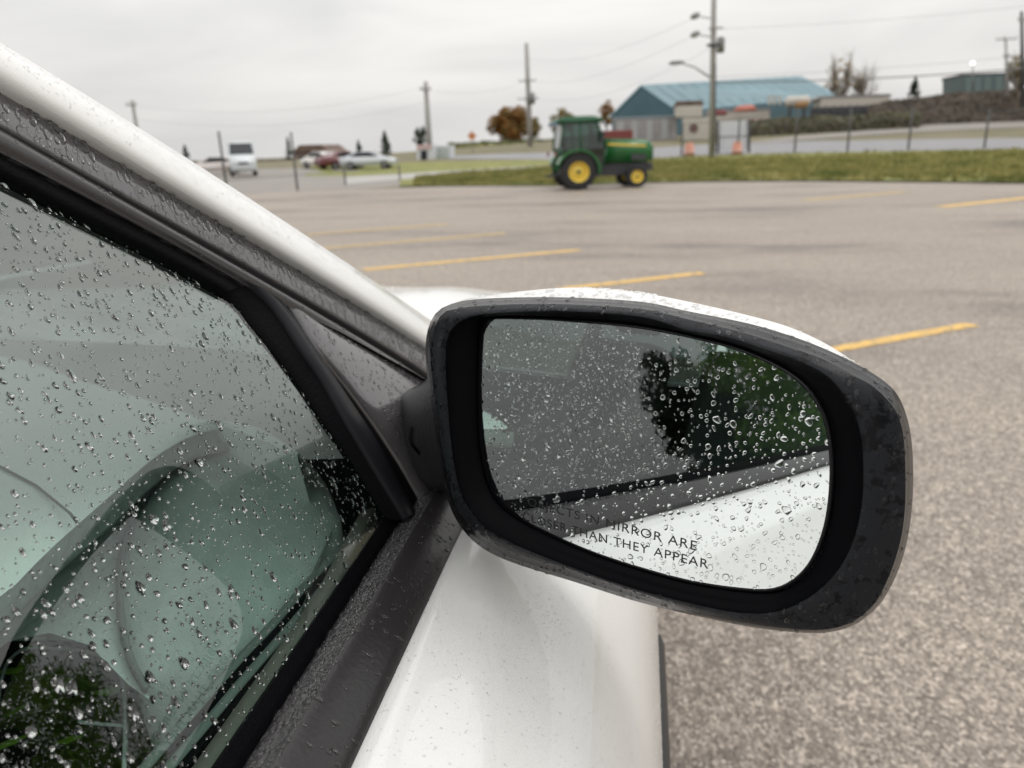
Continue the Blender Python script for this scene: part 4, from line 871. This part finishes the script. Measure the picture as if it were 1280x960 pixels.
# roof, rear
V = []; F_ = []; ry = [.16, .0, -.3, -.7, -1.1, -1.5, -1.8, -2.1, -2.4]; rz = [1.385, 1.41, 1.43, 1.43, 1.41, 1.375, 1.26, 1.10, 1.0]
for y, z in zip(ry, rz):
    for i in range(21):
        u = -1+2*i/20; ww = .475 if y > -1.55 else .475+.2*sat((-1.5-y)/.9); V.append((XC+u*ww, y, z-.035*u*u))
for j in range(len(ry)-1):
    for i in range(20): F_.append((j*21+i, j*21+i+1, (j+1)*21+i+1, (j+1)*21+i))
raw('roof', V[:21*6], F_[:20*5], PAINT, carr, True)
raw('headliner', [(x, y, z-.03) for x, y, z in V[:21*6]], F_[:20*5], mat('grey_headliner', (.06, .06, .06), rough=.9), carr, True)
raw('rear_screen', [v for v in V[21*5:]], F_[:20*3], DIMG, carr, True)
boxo('boot_lid', (2*XC+.10, -.12, -2.75, -2.3, .62, .985), PAINT, carr, .06)
# windscreen from the pillars across
A_ = [r_p7[i] for i in range(6, 15+NS)]
_d = (A_[-1]-A_[-5])/np.linalg.norm(A_[-1]-A_[-5])
A_ += [A_[-1]+_d*k for k in (.06, .12, .18, .24, .30)]
B_ = [np.array([2*XC-p[0], p[1], p[2]]) for p in A_]; loops = []
for f in np.linspace(0, 1, 15): loops.append([a*(1-f)+b*f+np.array([0, .07*4*f*(1-f), .02*4*f*(1-f)]) for a, b in zip(A_, B_)])
loft('windscreen', loops, FOGG, carr)
lp = [[np.array([2*XC-p[0], p[1], p[2]]) for p in r] for r in (r_groove, r_appl, r_p2, r_p3, r_p5, r_p7)]
loft('left_pillar', lp, PAINT, carr)
loft('pillar_trim', [[p-GN*.02+np.array([-.004, 0, 0]) for p in r_seal], [p-GN*.04+np.array([-.02, 0, -.0]) for p in r_appl], [p+np.array([-.01, 0, -.012]) for p in r_p7]], mat('pillar_trim_grey', (.30, .31, .30), rough=.8), carr)
for s in (0, 1):   # rear door and quarter panes, enlarged to block bright views through the cabin
    q = [gl_xyz(-.72, -.02, -.002), gl_xyz(-1.9, -.02, -.002), gl_xyz(-1.7, .46, -.002), gl_xyz(-.72, .47, -.002)]
    if s: q = [np.array([2*XC-p[0], p[1], p[2]]) for p in q]
    raw('rear_side_window', q, [(0, 1, 2, 3)], DIMG, carr)
# left window pane, cabin shell
vsl = [np.array([2*XC-p[0], p[1], p[2]]) for p in ([p for p in outer if p[1] < .50]+[gl_xyz(.5, -.02), gl_xyz(outer[0][1], -.02)])]
raw('left_window', vsl, [tuple(range(len(vsl)))], DIMG, carr)
loft('left_roof_rail', [[np.array([2*XC-p[0], p[1], p[2]]) for p in r] for r in (r_seal, r_groove)], FRAMEM, carr)
boxo('centre_pillar', (-.36, -.24, -.80, -.70, .94, 1.37), BLACKM, carr, .01) if False else None
pl = [gl_xyz(-.79, -.01, .004), gl_xyz(-.69, -.01, .004), gl_xyz(-.70, .45, .004), gl_xyz(-.79, .45, .004)]
raw('centre_pillar', [*pl, *[p-GN*.05 for p in pl]], [(0, 1, 2, 3), (4, 7, 6, 5), (0, 4, 5, 1), (1, 5, 6, 2), (2, 6, 7, 3), (3, 7, 4, 0)], BLACKG, carr)
boxo('cabin_floor', (2*XC+.12, -.12, -2.2, .9, .30, .34), DARKIN, carr)
boxo('bulkhead', (2*XC+.12, -.14, .70, .74, .3, .93), DARKIN, carr)
boxo('rear_wall', (2*XC+.14, -.14, -2.24, -2.2, .3, 1.0), DARKIN, carr)
boxo('left_door_trim', (2*XC+.16, 2*XC+.20, -2.2, .7, .3, .94), DARKIN, carr)

# --- cabin: dashboard and solid mirror-reflection shapes seen through the side glass
def zsurf(pts, z): return [onz(x, y, z) for x, y in pts]
def pillow(name, loop, m, bulge, skirt=.04, rings=7, power=2., smooth=True):
    P = resample(catmull(loop, 6, True)+[catmull(loop, 6, True)[0]], 73)[:-1]; c = sum(P)/len(P); loops = [[p-np.array([0, 0, skirt]) for p in P], P]
    for i in range(1, rings+1):
        f = 1-i/rings*.985; loops.append([c+(p-c)*f+np.array([0, 0, bulge*(1-f**power)]) for p in P])
    return loft(name, loops, m, carr, True, False, True, smooth)
ZD = 1.0
dash_far = [(-1.60, .62, .985), (-1.35, .76, .995), (-1.05, .80, ZD)]+[tuple(onz(x, y, ZD)) for x, y in [(0, 445), (100, 475), (200, 505), (270, 530), (330, 551), (372, 572)]]
dash_near = [(-1.60, .33, .965), (-1.2, .27, .975), (-.8, .25, .985), (-.5, .245, .99), (-.36, .255, .993)]+[tuple(onz(x, y, .995)) for x, y in [(0, 746), (60, 689), (140, 618), (200, 567), (250, 541), (300, 534), (340, 545), (378, 578)]]
Fa, Ne = resample(catmull(dash_far, 6), 80), resample(catmull(dash_near, 6), 80)
lo_ = [Fa[i]*1.0+np.array([0, .012, -.05]) for i in range(80)]
loft('dashboard_top', [lo_]+[Fa[:]]+[[a*(1-f)+b*f+np.array([0, 0, .006*sin(pi*f)]) for a, b in zip(Fa, Ne)] for f in (.03, .15, .35, .6, .85, .97)]+[Ne], DASH, carr)
nb = [onz(x, y, .994) for x, y in [(-60, 812), (0, 746), (60, 689), (140, 618), (200, 567), (250, 541), (300, 534), (345, 546), (388, 586)]]
nb2 = [onz(x, y, .975) for x, y in [(-60, 850), (0, 782), (60, 722), (140, 652), (175, 617), (215, 583), (255, 561), (300, 553), (352, 570)]]
nb, nb2 = resample(catmull(nb, 6), 50), resample(catmull(nb2, 6), 50)
loft('rim_reflection_band', [nb, [p-np.array([0, 0, .006]) for p in nb], [(a+b)/2-np.array([0, 0, .010]) for a, b in zip(nb, nb2)], [p-np.array([0, 0, .004]) for p in nb2], nb2], mat('rim_reflection_grey', (.28, .30, .29), rough=.55, var=.25, vscale=90), carr)  # reflection of the dark mirror rim in the side glass, modelled as a band
def zslope(x, y): return onz(x, y, .972-(y-546)/320*.077)
ell = [zslope(x, y) for x, y in [(300, 548), (350, 553), (396, 590), (422, 640), (424, 668), (392, 712), (335, 785), (280, 832), (225, 862), (185, 862), (164, 822), (152, 760), (155, 690), (176, 632), (215, 586), (258, 560)]]
pillow('mirror_reflection_shape', ell, REFLG, .016, .06, 10, 2.4)  # reflection of the mirror glass in the side window, modelled as a solid
tri = [zslope(x, y)+np.array([0, 0, -.004]) for x, y in [(230, 572), (170, 620), (60, 722), (-80, 862), (-80, 830), (10, 795), (60, 785), (110, 800), (160, 850), (185, 868), (200, 760), (215, 640)]]
raw('lower_dash_panel', tri, [tuple(range(len(tri)))], mat('pale_grey_dash_panel', (.60, .62, .61), rough=.6, bump=.3, bscale=600), carr)
tubeo('seam_reflection_edge', catmull([zslope(x, y)+np.array([0, 0, .000]) for x, y in [(212, 584), (174, 632), (154, 690), (151, 760), (163, 822), (184, 862)]], 5), .0030, mat('seam_grey', (.12, .135, .13)), carr, 6)  # dark outline of the reflected mirror, drawn as a tube
shf = []
for k in range(60):
    u = -1+2*k/59; x = XC+u*.70; shf.append(np.array([x, .70+.15*(1-u*u), .9985]))
nr_ = resample([np.array([-1.60, .62, .9985])]+[p*np.array([1, 1, 0])+np.array([0, 0, .9985]) for p in Fa]+[np.array([-.20, .50, .9985])], 60)
loft('grey_fill_shelf', [nr_, shf], mat('matte_grey_shelf', (.62, .59, .60), rough=.7, bump=.3, bscale=500), carr)  # added sheet covering the dark gap, coloured to match the screen's grey
tubeo('seam_reflection_edge', [onz(x, y, 1.0035) for x, y in [(-60, 556), (0, 583), (45, 607), (88, 642), (100, 658)]], .0010, mat('seam_grey', (.12, .135, .13)), carr, 6)
if False: tubeo('seam_reflection_edge', [onz(x, y, .928) for x, y in [(158, 640), (147, 690), (150, 740), (168, 800), (180, 850)]], .0022, DARKIN, carr, 6)
# door card: top trim and grab rails inside the glass
ydc = np.linspace(-1.9, .50, 50)
TRIM = mat('taupe_door_trim', (.17, .15, .13), rough=.7, var=.1, vscale=20); TEAL = mat('grey_door_trim', (.15, .17, .16), rough=.6, var=.1, vscale=30)
loft('door_top_trim', [[(x-.10*max(0, y-.38), y, z) for y in ydc] for x, z in [(-.186, .935), (-.187, .955), (-.190, .9565), (-.200, .9515), (-.2015, .945)]], TRIM, carr)
loft('door_card', [[(x-.22*max(0, y-.36), y, z) for y in ydc] for x, z in [(-.2015, .946), (-.213, .929), (-.232, .915), (-.245, .900), (-.262, .865), (-.275, .80), (-.28, .6), (-.27, .35)]], TEAL, carr)
for pth in ([(484, 668), (466, 670), (440, 682), (415, 702), (380, 738), (340, 786), (300, 828), (240, 896), (160, 990)], [(462, 692), (436, 706), (400, 744), (352, 800), (310, 848), (262, 905), (190, 990)]):
    P_ = [onz(x, y, .943-(y-668)/300*.012) for x, y in pth]
    tubeo('door_rail', catmull(P_, 5), .0042, TEAL, carr, 8)
    tubeo('rail_groove', catmull([p+np.array([.0062, .001, .0005]) for p in P_], 5), .0034, BLACKM, carr, 6)
# seats, steering wheel
SEAT = mat('charcoal_seat_cloth', (.045, .05, .05), rough=.9, var=.15, vscale=40)
for xs_ in (-.52, -1.22):
    sroot = boxo('front_seat', (xs_-.24, xs_+.24, -.62, -.10, .42, .58), SEAT, carr, .05)
    bm = bmesh.new(); bbox(bm, -.24, .24, -.07, .07, 0, .62, .06, Matrix.Translation((xs_, -.62, .55)) @ Matrix.Rotation(radians(16), 4, 'X')); bmo('backrest', bm, SEAT, sroot, True)
    bm = bmesh.new(); bbox(bm, -.13, .13, -.05, .05, 0, .19, .05, Matrix.Translation((xs_, -.82, 1.19)) @ Matrix.Rotation(radians(12), 4, 'X')); bmo('headrest', bm, SEAT, sroot, True)
boxo('rear_seat', (-1.5, -.25, -1.7, -1.15, .4, .6), SEAT, carr, .05); boxo('rear_backrest', (-1.5, -.25, -1.9, -1.72, .5, 1.1), SEAT, carr, .05)
bm = bmesh.new(); tube(bm, [(-1.24+.19*cos(2*pi*k/32), .30+.05*sin(2*pi*k/32), .88+.18*sin(2*pi*k/32)) for k in range(33)], .015, 8); tube(bm, [(-1.24, .31, .88), (-1.24, .55, .82)], .03, 8)
tube(bm, [(-1.42, .30, .88), (-1.06, .30, .88)], .016, 6); bmo('steering_wheel', bm, DARKIN, carr, True)
# door pocket lip: pale rounded outline low in the window
CLR = mat('clear_plastic_edge', (.75, .8, .78), rough=.2)
tubeo('pocket_rim', catmull([onz(x, y, .84) for x, y in [(-40, 806), (0, 800), (60, 798), (110, 802), (138, 815), (150, 840), (156, 870), (157, 915), (154, 980)]], 5), .0017, CLR, carr, 6)
tubeo('pocket_rim', catmull([onz(x, y, .835) for x, y in [(-5, 900), (2, 850), (12, 825), (35, 810), (80, 811), (122, 818), (140, 832)]], 5), .0013, CLR, carr, 6)
tubeo('pocket_rim', catmull([onz(x, y, .835) for x, y in [(98, 902), (125, 905), (154, 907)]], 5), .0013, CLR, carr, 6)
# leafy sprig lying on the dark seat side, seen low in the window
Pl = onz(40, 890, .80); sp = thing('leafy_sprig', tuple(Pl), 'green leafy sprig seen low through the wet side window', 'plant')
LEAFG = two_tone('fresh_leaf', (.14, .34, .03), (.30, .50, .06), 20, .35, .65, rough=.45)
tubeo('stem', [(-.06, -.04, -.01), (0, 0, 0), (.05, .035, .008)], .0018, BARK, sp, 6)
rl = random.Random(5)
for i in range(9):
    c0 = Vector((rl.uniform(-.085, .055), rl.uniform(-.06, .05), rl.uniform(-.012, .016))); a = rl.uniform(0, 6.28); l = rl.uniform(.022, .045); d = Vector((cos(a), sin(a), rl.uniform(-.3, .5))).normalized(); s = d.cross(Vector((rl.uniform(-.5, .5), rl.uniform(-.5, .5), 1))).normalized(); nn = d.cross(s)
    raw('leaf', [c0, c0+d*l*.35+s*l*.20+nn*.002, c0+d*l*.75+s*l*.15+nn*.002, c0+d*l, c0+d*l*.75-s*l*.15+nn*.002, c0+d*l*.35-s*l*.20+nn*.002, c0+d*l*.5-nn*.0015], [(0, 1, 6), (1, 2, 6), (2, 3, 6), (3, 4, 6), (4, 5, 6), (5, 0, 6)], LEAFG, sp, True)

# ================================================================== WING MIRROR
PC = (838., 572.)
def polar(px, n=176):
    P = catmull(px, 10, True); th = np.array([atan2((y-PC[1])/190, (x-PC[0])/290) for x, y in P]); q = np.array(P); o = np.argsort(th); th = th[o]; q = q[o]
    th = np.r_[th[-3:]-2*pi, th, th[:3]+2*pi]; q = np.r_[q[-3:], q, q[:3]]; T = np.linspace(-pi, pi, n, endpoint=False)
    return [(np.interp(t, th, q[:, 0]), np.interp(t, th, q[:, 1])) for t in T]
LG = polar([(600, 402), (650, 401), (700, 403), (800, 412), (900, 433), (960, 456), (1000, 483), (1024, 518), (1034, 560), (1035, 610), (1028, 660), (1012, 702), (990, 727), (962, 739), (920, 737), (860, 727), (800, 711), (740, 692), (690, 672), (650, 653), (622, 633), (606, 605), (597, 560), (594, 500), (594, 440), (596, 412)])
L1 = polar([(585, 397), (620, 392), (700, 389), (800, 396), (860, 413), (907, 421), (954, 436), (1000, 452), (1036, 472), (1059, 500), (1071, 524), (1078, 559), (1079, 610), (1074, 650), (1062, 688), (1042, 720), (1010, 748), (970, 765), (925, 766), (880, 758), (800, 738), (720, 711), (650, 683), (602, 655), (577, 618), (566, 570), (560, 510), (557, 450), (562, 415)])
L2 = polar([(552, 393), (575, 385), (620, 381), (700, 380), (800, 386), (860, 399), (930, 416), (977, 431), (1024, 447), (1071, 471), (1094, 485), (1118, 511), (1129, 543), (1132, 600), (1130, 650), (1122, 690), (1108, 728), (1092, 756), (1064, 778), (1030, 787), (990, 786), (940, 780), (880, 768), (800, 743), (720, 716), (640, 690), (598, 666), (574, 640), (563, 610), (553, 560), (545, 510), (539, 460), (539, 425)])
L3 = polar([(545, 391), (570, 378), (610, 373), (700, 371.5), (800, 377), (860, 389), (930, 403), (977, 416), (1024, 433), (1071, 455), (1106, 477), (1124, 497), (1136, 530), (1141, 570), (1141, 620), (1136, 665), (1126, 705), (1110, 740), (1092, 764), (1064, 783), (1030, 791), (990, 790), (940, 784), (880, 772), (800, 753), (720, 728), (640, 703), (600, 683), (575, 657), (559, 622), (548, 560), (540, 510), (533, 460), (533, 420)])
L4 = polar([(548, 392), (572, 376), (610, 369), (660, 363), (720, 359.5), (800, 366), (880, 381), (960, 400), (1000, 413), (1040, 432), (1080, 458), (1110, 482), (1124, 497), (1134, 530), (1138, 570), (1138, 620), (1132, 665), (1121, 705), (1104, 738), (1086, 760), (1060, 778), (1030, 786), (990, 785), (940, 779), (880, 767), (800, 748), (720, 723), (640, 698), (602, 679), (579, 655), (564, 620), (553, 560), (545, 510), (539, 460), (539, 420)])
NR = np.array([-.362, -.928, .09]); NR /= np.linalg.norm(NR); PR = np.array([.015, .354, 1.06])
def plane_loop(l, d, sc=1.): 
    P = [onp(x, y, PR-NR*d, NR) for x, y in l]; c = sum(P)/len(P); return [c+(p-c)*sc for p in P]
NGL = np.array([-.370, -.925, .085]); NGL /= np.linalg.norm(NGL); PG = np.array([.016, .3605, 1.060]); RAD = 1.05
UG = np.cross([0, 0, 1], NGL); UG /= np.linalg.norm(UG); VG = np.cross(NGL, UG)
def sag(p): e = p-PG; r2 = (e@UG)**2+(e@VG)**2; return p-NGL*(r2/(2*RAD))
gp = [onp(x, y, PG, NGL) for x, y in LG]
A1 = plane_loop(L1, 0); A2 = plane_loop(L2, .006); A3 = plane_loop(L3, .018); A3i = plane_loop(L3, .0195, .990); A3j = plane_loop(L3, .021, .990)
A1b = plane_loop(L1, .004, .985)
inner = [sag(PG+(p-PG)*1.035)+NGL*.0008 for p in gp]; inner2 = [sag(PG+(p-PG)*1.035)-NGL*.002 for p in gp]
housing = loft('mirror_housing', [inner2, inner, [a*.5+b*.5 for a, b in zip(inner, A1b)], A1b, A1], BLACKM, carr, True)
housing['label'] = 'black inner wall of the wing mirror around the glass'
mid12 = [(a+b)/2+NR*.0008 for a, b in zip(A1, A2)]
flange = loft('mirror_rim', [A1, [a*.9+b*.1+NR*.0006 for a, b in zip(A1, A2)], mid12, [a*.12+b*.88+NR*.0004 for a, b in zip(A1, A2)], A2], FLANGE, housing, True)
mid23 = [(a+b)/2 for a, b in zip(A2, A3)]
lip = loft('mirror_lip', [A2, [a*.85+b*.15-NR*.001 for a, b in zip(A2, A3)], mid23, A3, A3i, A3j], BLACKG, housing, True)
C0 = plane_loop(L3, .0215, .992); C1 = plane_loop(L4, .028); C2 = plane_loop(L4, .045); C3 = plane_loop(L4, .062, .965); C4 = plane_loop(L4, .080, .87); C5 = plane_loop(L4, .094, .68); C6 = plane_loop(L4, .102, .42); C7 = plane_loop(L4, .105, .1)
# the painted cap sits inside the silhouette everywhere but along the top
def dropz(l, k): c = sum(l)/len(l); return [c+(p-c)*np.array([k, 1, k if p[2] < c[2] else 1.]) for p in l]
cap = loft('mirror_cap', [C0, dropz(C1, .985), dropz(C2, .95), dropz(C3, .93), dropz(C4, .93), C5, C6, C7], PAINT, housing, True, False, True)
# mirror glass and its black backing
loops = []
for i in range(26): f = 1-i/25*.995; loops.append([sag(PG+(p-PG)*f) for p in gp])
mglass = loft('mirror_glass', loops, MIRROR, housing, True, False, True); mglass['label'] = 'rain spotted convex mirror glass'
me = mglass.data
loft('glass_edge', [[sag(p)+NGL*.0004 for p in gp], [sag(PG+(p-PG)*1.022)+NGL*.0006 for p in gp], [sag(PG+(p-PG)*1.03)-NGL*.006 for p in gp]], BLACKG, housing, True)
# warning text on the glass
TXT = mat('etched_letters', (.02, .02, .022), rough=.6)
def lettering(body, px0, px1, cap_h):
    cu = bpy.data.curves.new('lettering', 'FONT'); cu.body = body; cu.size = 1; cu.space_character = 1.12; o = bpy.data.objects.new('lettering', cu); COL.objects.link(o)
    dg = bpy.context.evaluated_depsgraph_get(); me = bpy.data.meshes.new_from_object(o.evaluated_get(dg)); bpy.data.objects.remove(o); bpy.data.curves.remove(cu)
    n = len(me.vertices); co = np.empty(n*3); me.vertices.foreach_get('co', co); co = co.reshape(-1, 3); w = co[:, 0].max(); hgt = .70
    A, B = onp(*px0, PG, NGL), onp(*px1, PG, NGL); ex = (B-A); Lw = np.linalg.norm(ex); ex /= Lw; ey = np.cross(NGL, ex); ey *= (1 if ey[2] > 0 else -1)
    out = np.array([sag(A+ex*(c[0]/w*Lw)+ey*(c[1]/hgt*cap_h))+NGL*.00012 for c in co]); me.vertices.foreach_set('co', out.ravel()); me.update()
    return link('lettering', me, TXT, housing)
lettering('OBJECTS IN MIRROR ARE', (655, 634), (870, 689), .0052)
lettering('CLOSER THAN THEY APPEAR', (648, 653), (884, 712.5), .0052)
# foot joining housing to sail panel
secA = [ong(x, y, .006) for x, y in [(500, 494), (518, 481), (548, 478), (568, 490), (572, 540), (568, 600), (548, 622), (524, 604), (508, 570), (500, 530)]]
secM = [ong(x, y, .022) for x, y in [(508, 497), (524, 486), (550, 482), (574, 494), (578, 540), (574, 598), (556, 616), (534, 600), (517, 568), (508, 530)]]
secB = [ony(x, y, .425) for x, y in [(545, 470), (560, 455), (590, 450), (620, 470), (625, 540), (615, 610), (590, 630), (568, 610), (555, 570), (548, 520)]]
def cl(l): return resample(catmull(l, 5, True)+[catmull(l, 5, True)[0]], 41)[:-1]
loft('mirror_foot', [cl(secA), cl(secM), [a*.4+b*.6 for a, b in zip(cl(secM), cl(secB))], cl(secB)], mat('foot_plastic', (.035, .035, .04), rough=.3, spec=.6, bump=.4, bscale=300), housing, True)
tubeo('foot_seam', catmull([ong(x, y, .034) for x, y in [(538, 500), (526, 512), (516, 530), (513, 548), (520, 562), (540, 580), (556, 594)]], 5), .0012, BLACKM, housing, 6)

# ================================================================== RAINDROPS
down_g = (-sin(TUM), -.15, -cos(TUM)); down_g = (sin(TUM)*1.0, -.10, -cos(TUM))
items = []; sp_ = Spread(.006)
pane_poly = [(float(np.dot(p-G0, [0, 1, 0])), float(np.dot(p-G0, [-sin(TUM), 0, cos(TUM)]))) for p in [q for q in r_glass if q[1] > .1]+b0]
def inpoly(u, v, poly):
    c = False; n = len(poly)
    for i in range(n):
        x1, y1 = poly[i]; x2, y2 = poly[i-1]
        if (y1 > v) != (y2 > v) and u < (x2-x1)*(v-y1)/(y2-y1)+x1: c = not c
    return c
pp = pane_poly+[(.46, -.0), (.0, -.0), (.0, .33), (.12, .33)]
tries = 0
while len(items) < 4300 and tries < 60000:
    tries += 1
    u, v = rng.uniform(.12, .50), rng.uniform(.004, .33)
    q = rng.random(); r = .00032+.0006*rng.random()**2 if q < .66 else (.0009+.0009*rng.random()**1.6 if q < .955 else .0017+.0011*rng.random())
    if not inpoly(u, v, pp) or not sp_.ok(u, v, r*1.1): continue
    el = rng.uniform(1., 1.2) if r < .0011 else rng.uniform(1.05, 1.5)
    items.append((gl_xyz(u, v, .0003), GN, down_g+np.array([0, rng.uniform(-.35, .35), 0]), r, el))
drops_mesh('raindrops', items, sidew, 10, 3, .075, None, True)
# on the mirror
items = []; sp_ = Spread(.004); lgp = [tuple(p) for p in LG]; tries = 0
while len(items) < 1500 and tries < 30000:
    tries += 1
    x, y = rng.uniform(592, 1038), rng.uniform(398, 742)
    if not inpoly(x, y, lgp): continue
    p = onp(x, y, PG, NGL); e = p-PG; u, v = e@UG, e@VG
    low = sat((y-430)/200)*.6+sat((x-700)/300)*.4
    q = rng.random(); r = .00024+.00035*rng.random() if q < .60 else (.0006+.0006*rng.random()*(.6+low*.7) if q < .93 else .0010+.0010*rng.random()*(.3+low))
    if rng.random() > .62+.38*low and r < .0006: continue
    if not sp_.ok(u, v, r*1.05): continue
    items.append((sag(p)+NGL*.00008, NGL, -VG+UG*rng.uniform(-.9, .9), r, rng.uniform(1, 1.15) if r < .001 else rng.uniform(1., 1.45)))
drops_mesh('raindrops', items, mglass, 11, 4, .42)
near = lambda c, q: .15 < c[1] < .75 and q[0] > -.2
it = scatter_on(appl, 800, .0006, .0023, lambda c, q: c[1] > .2 and q@GN > .6, down_g, (1.2, 2.2), 1.3); drops_mesh('raindrops', it, appl, 9, 3, .60)
it = scatter_on(sail, 600, .0005, .0017, lambda c, q: q@GN > .6, down_g, (1., 1.7), 1.6); drops_mesh('raindrops', it, sail, 8, 3, .40)
it = scatter_on(dframe, 160, .0004, .0011, lambda c, q: c[1] > .2 and q@GN > .4, down_g, (1., 1.7), 1.6); drops_mesh('raindrops', it, dframe, 7, 2, .40)
it = scatter_on(ribf, 170, .0006, .0019, lambda c, q: .15 < c[1] < .52, (.7, 0, -.5), (1., 2.0), 1.6); drops_mesh('raindrops', it, ribf, 8, 3, .36)
it = scatter_on(ribt, 1500, .0006, .0024, lambda c, q: .15 < c[1] < .53 and q[2] > .3, (0, 1, 0), (1., 1.8), 1.4); drops_mesh('raindrops', it, ribt, 8, 3, .55)
it = scatter_on(flange, 260, .0004, .0017, lambda c, q: True, -VG, (1., 1.8), 1.8); drops_mesh('raindrops', it, flange, 8, 3, .30)
it = scatter_on(lip, 260, .0004, .0012, lambda c, q: True, (1, 0, -.3), (1., 1.6), 1.6); drops_mesh('raindrops', it, lip, 8, 3, .40)
it = scatter_on(cap, 1700, .0005, .0013, lambda c, q: c[2] > 1.09, (1, .2, -.3), (1., 1.4), 1.4); drops_mesh('raindrops', it, cap, 8, 3, .50)
it = scatter_on(door, 6000, .0003, .0007, lambda c, q: .12 < c[1] < .775 and c[2] > .70, (1, 0, -.6), (1., 1.5), 1.6); drops_mesh('raindrops', it, door, 6, 2, .38)
it = scatter_on(pillar, 1400, .0003, .0007, lambda c, q: c[1] > .2 and q[2] > .3, down_g, (1., 1.4), 1.6); drops_mesh('raindrops', it, pillar, 7, 2, .42)
it = scatter_on(hood, 1200, .0008, .0018, lambda c, q: c[0] > -.9 and c[1] < 1.9, (0, 1, -.1), (1., 1.4), 1.6); drops_mesh('raindrops', it, hood, 6, 2, .42)

# ================================================================== BEHIND THE CAR (seen in the mirror)
FRESH = leaf_mat('fresh_green_leaves', (.10, .24, .02), (.26, .46, .05), .8)
tree('tree', (4.8, -9.2, 0), 9.2, .7, 1.25, 4.2, DKGRN, 19000, .08, 'dark dense tree reflected in the car window inside the mirror', seed=31)
tree('tree', (3.0, -9.6, 0), 8.2, .4, 1.65, 3.9, FRESH, 17000, .06, 'fresh green tree reflected at the outer edge of the mirror', seed=32)
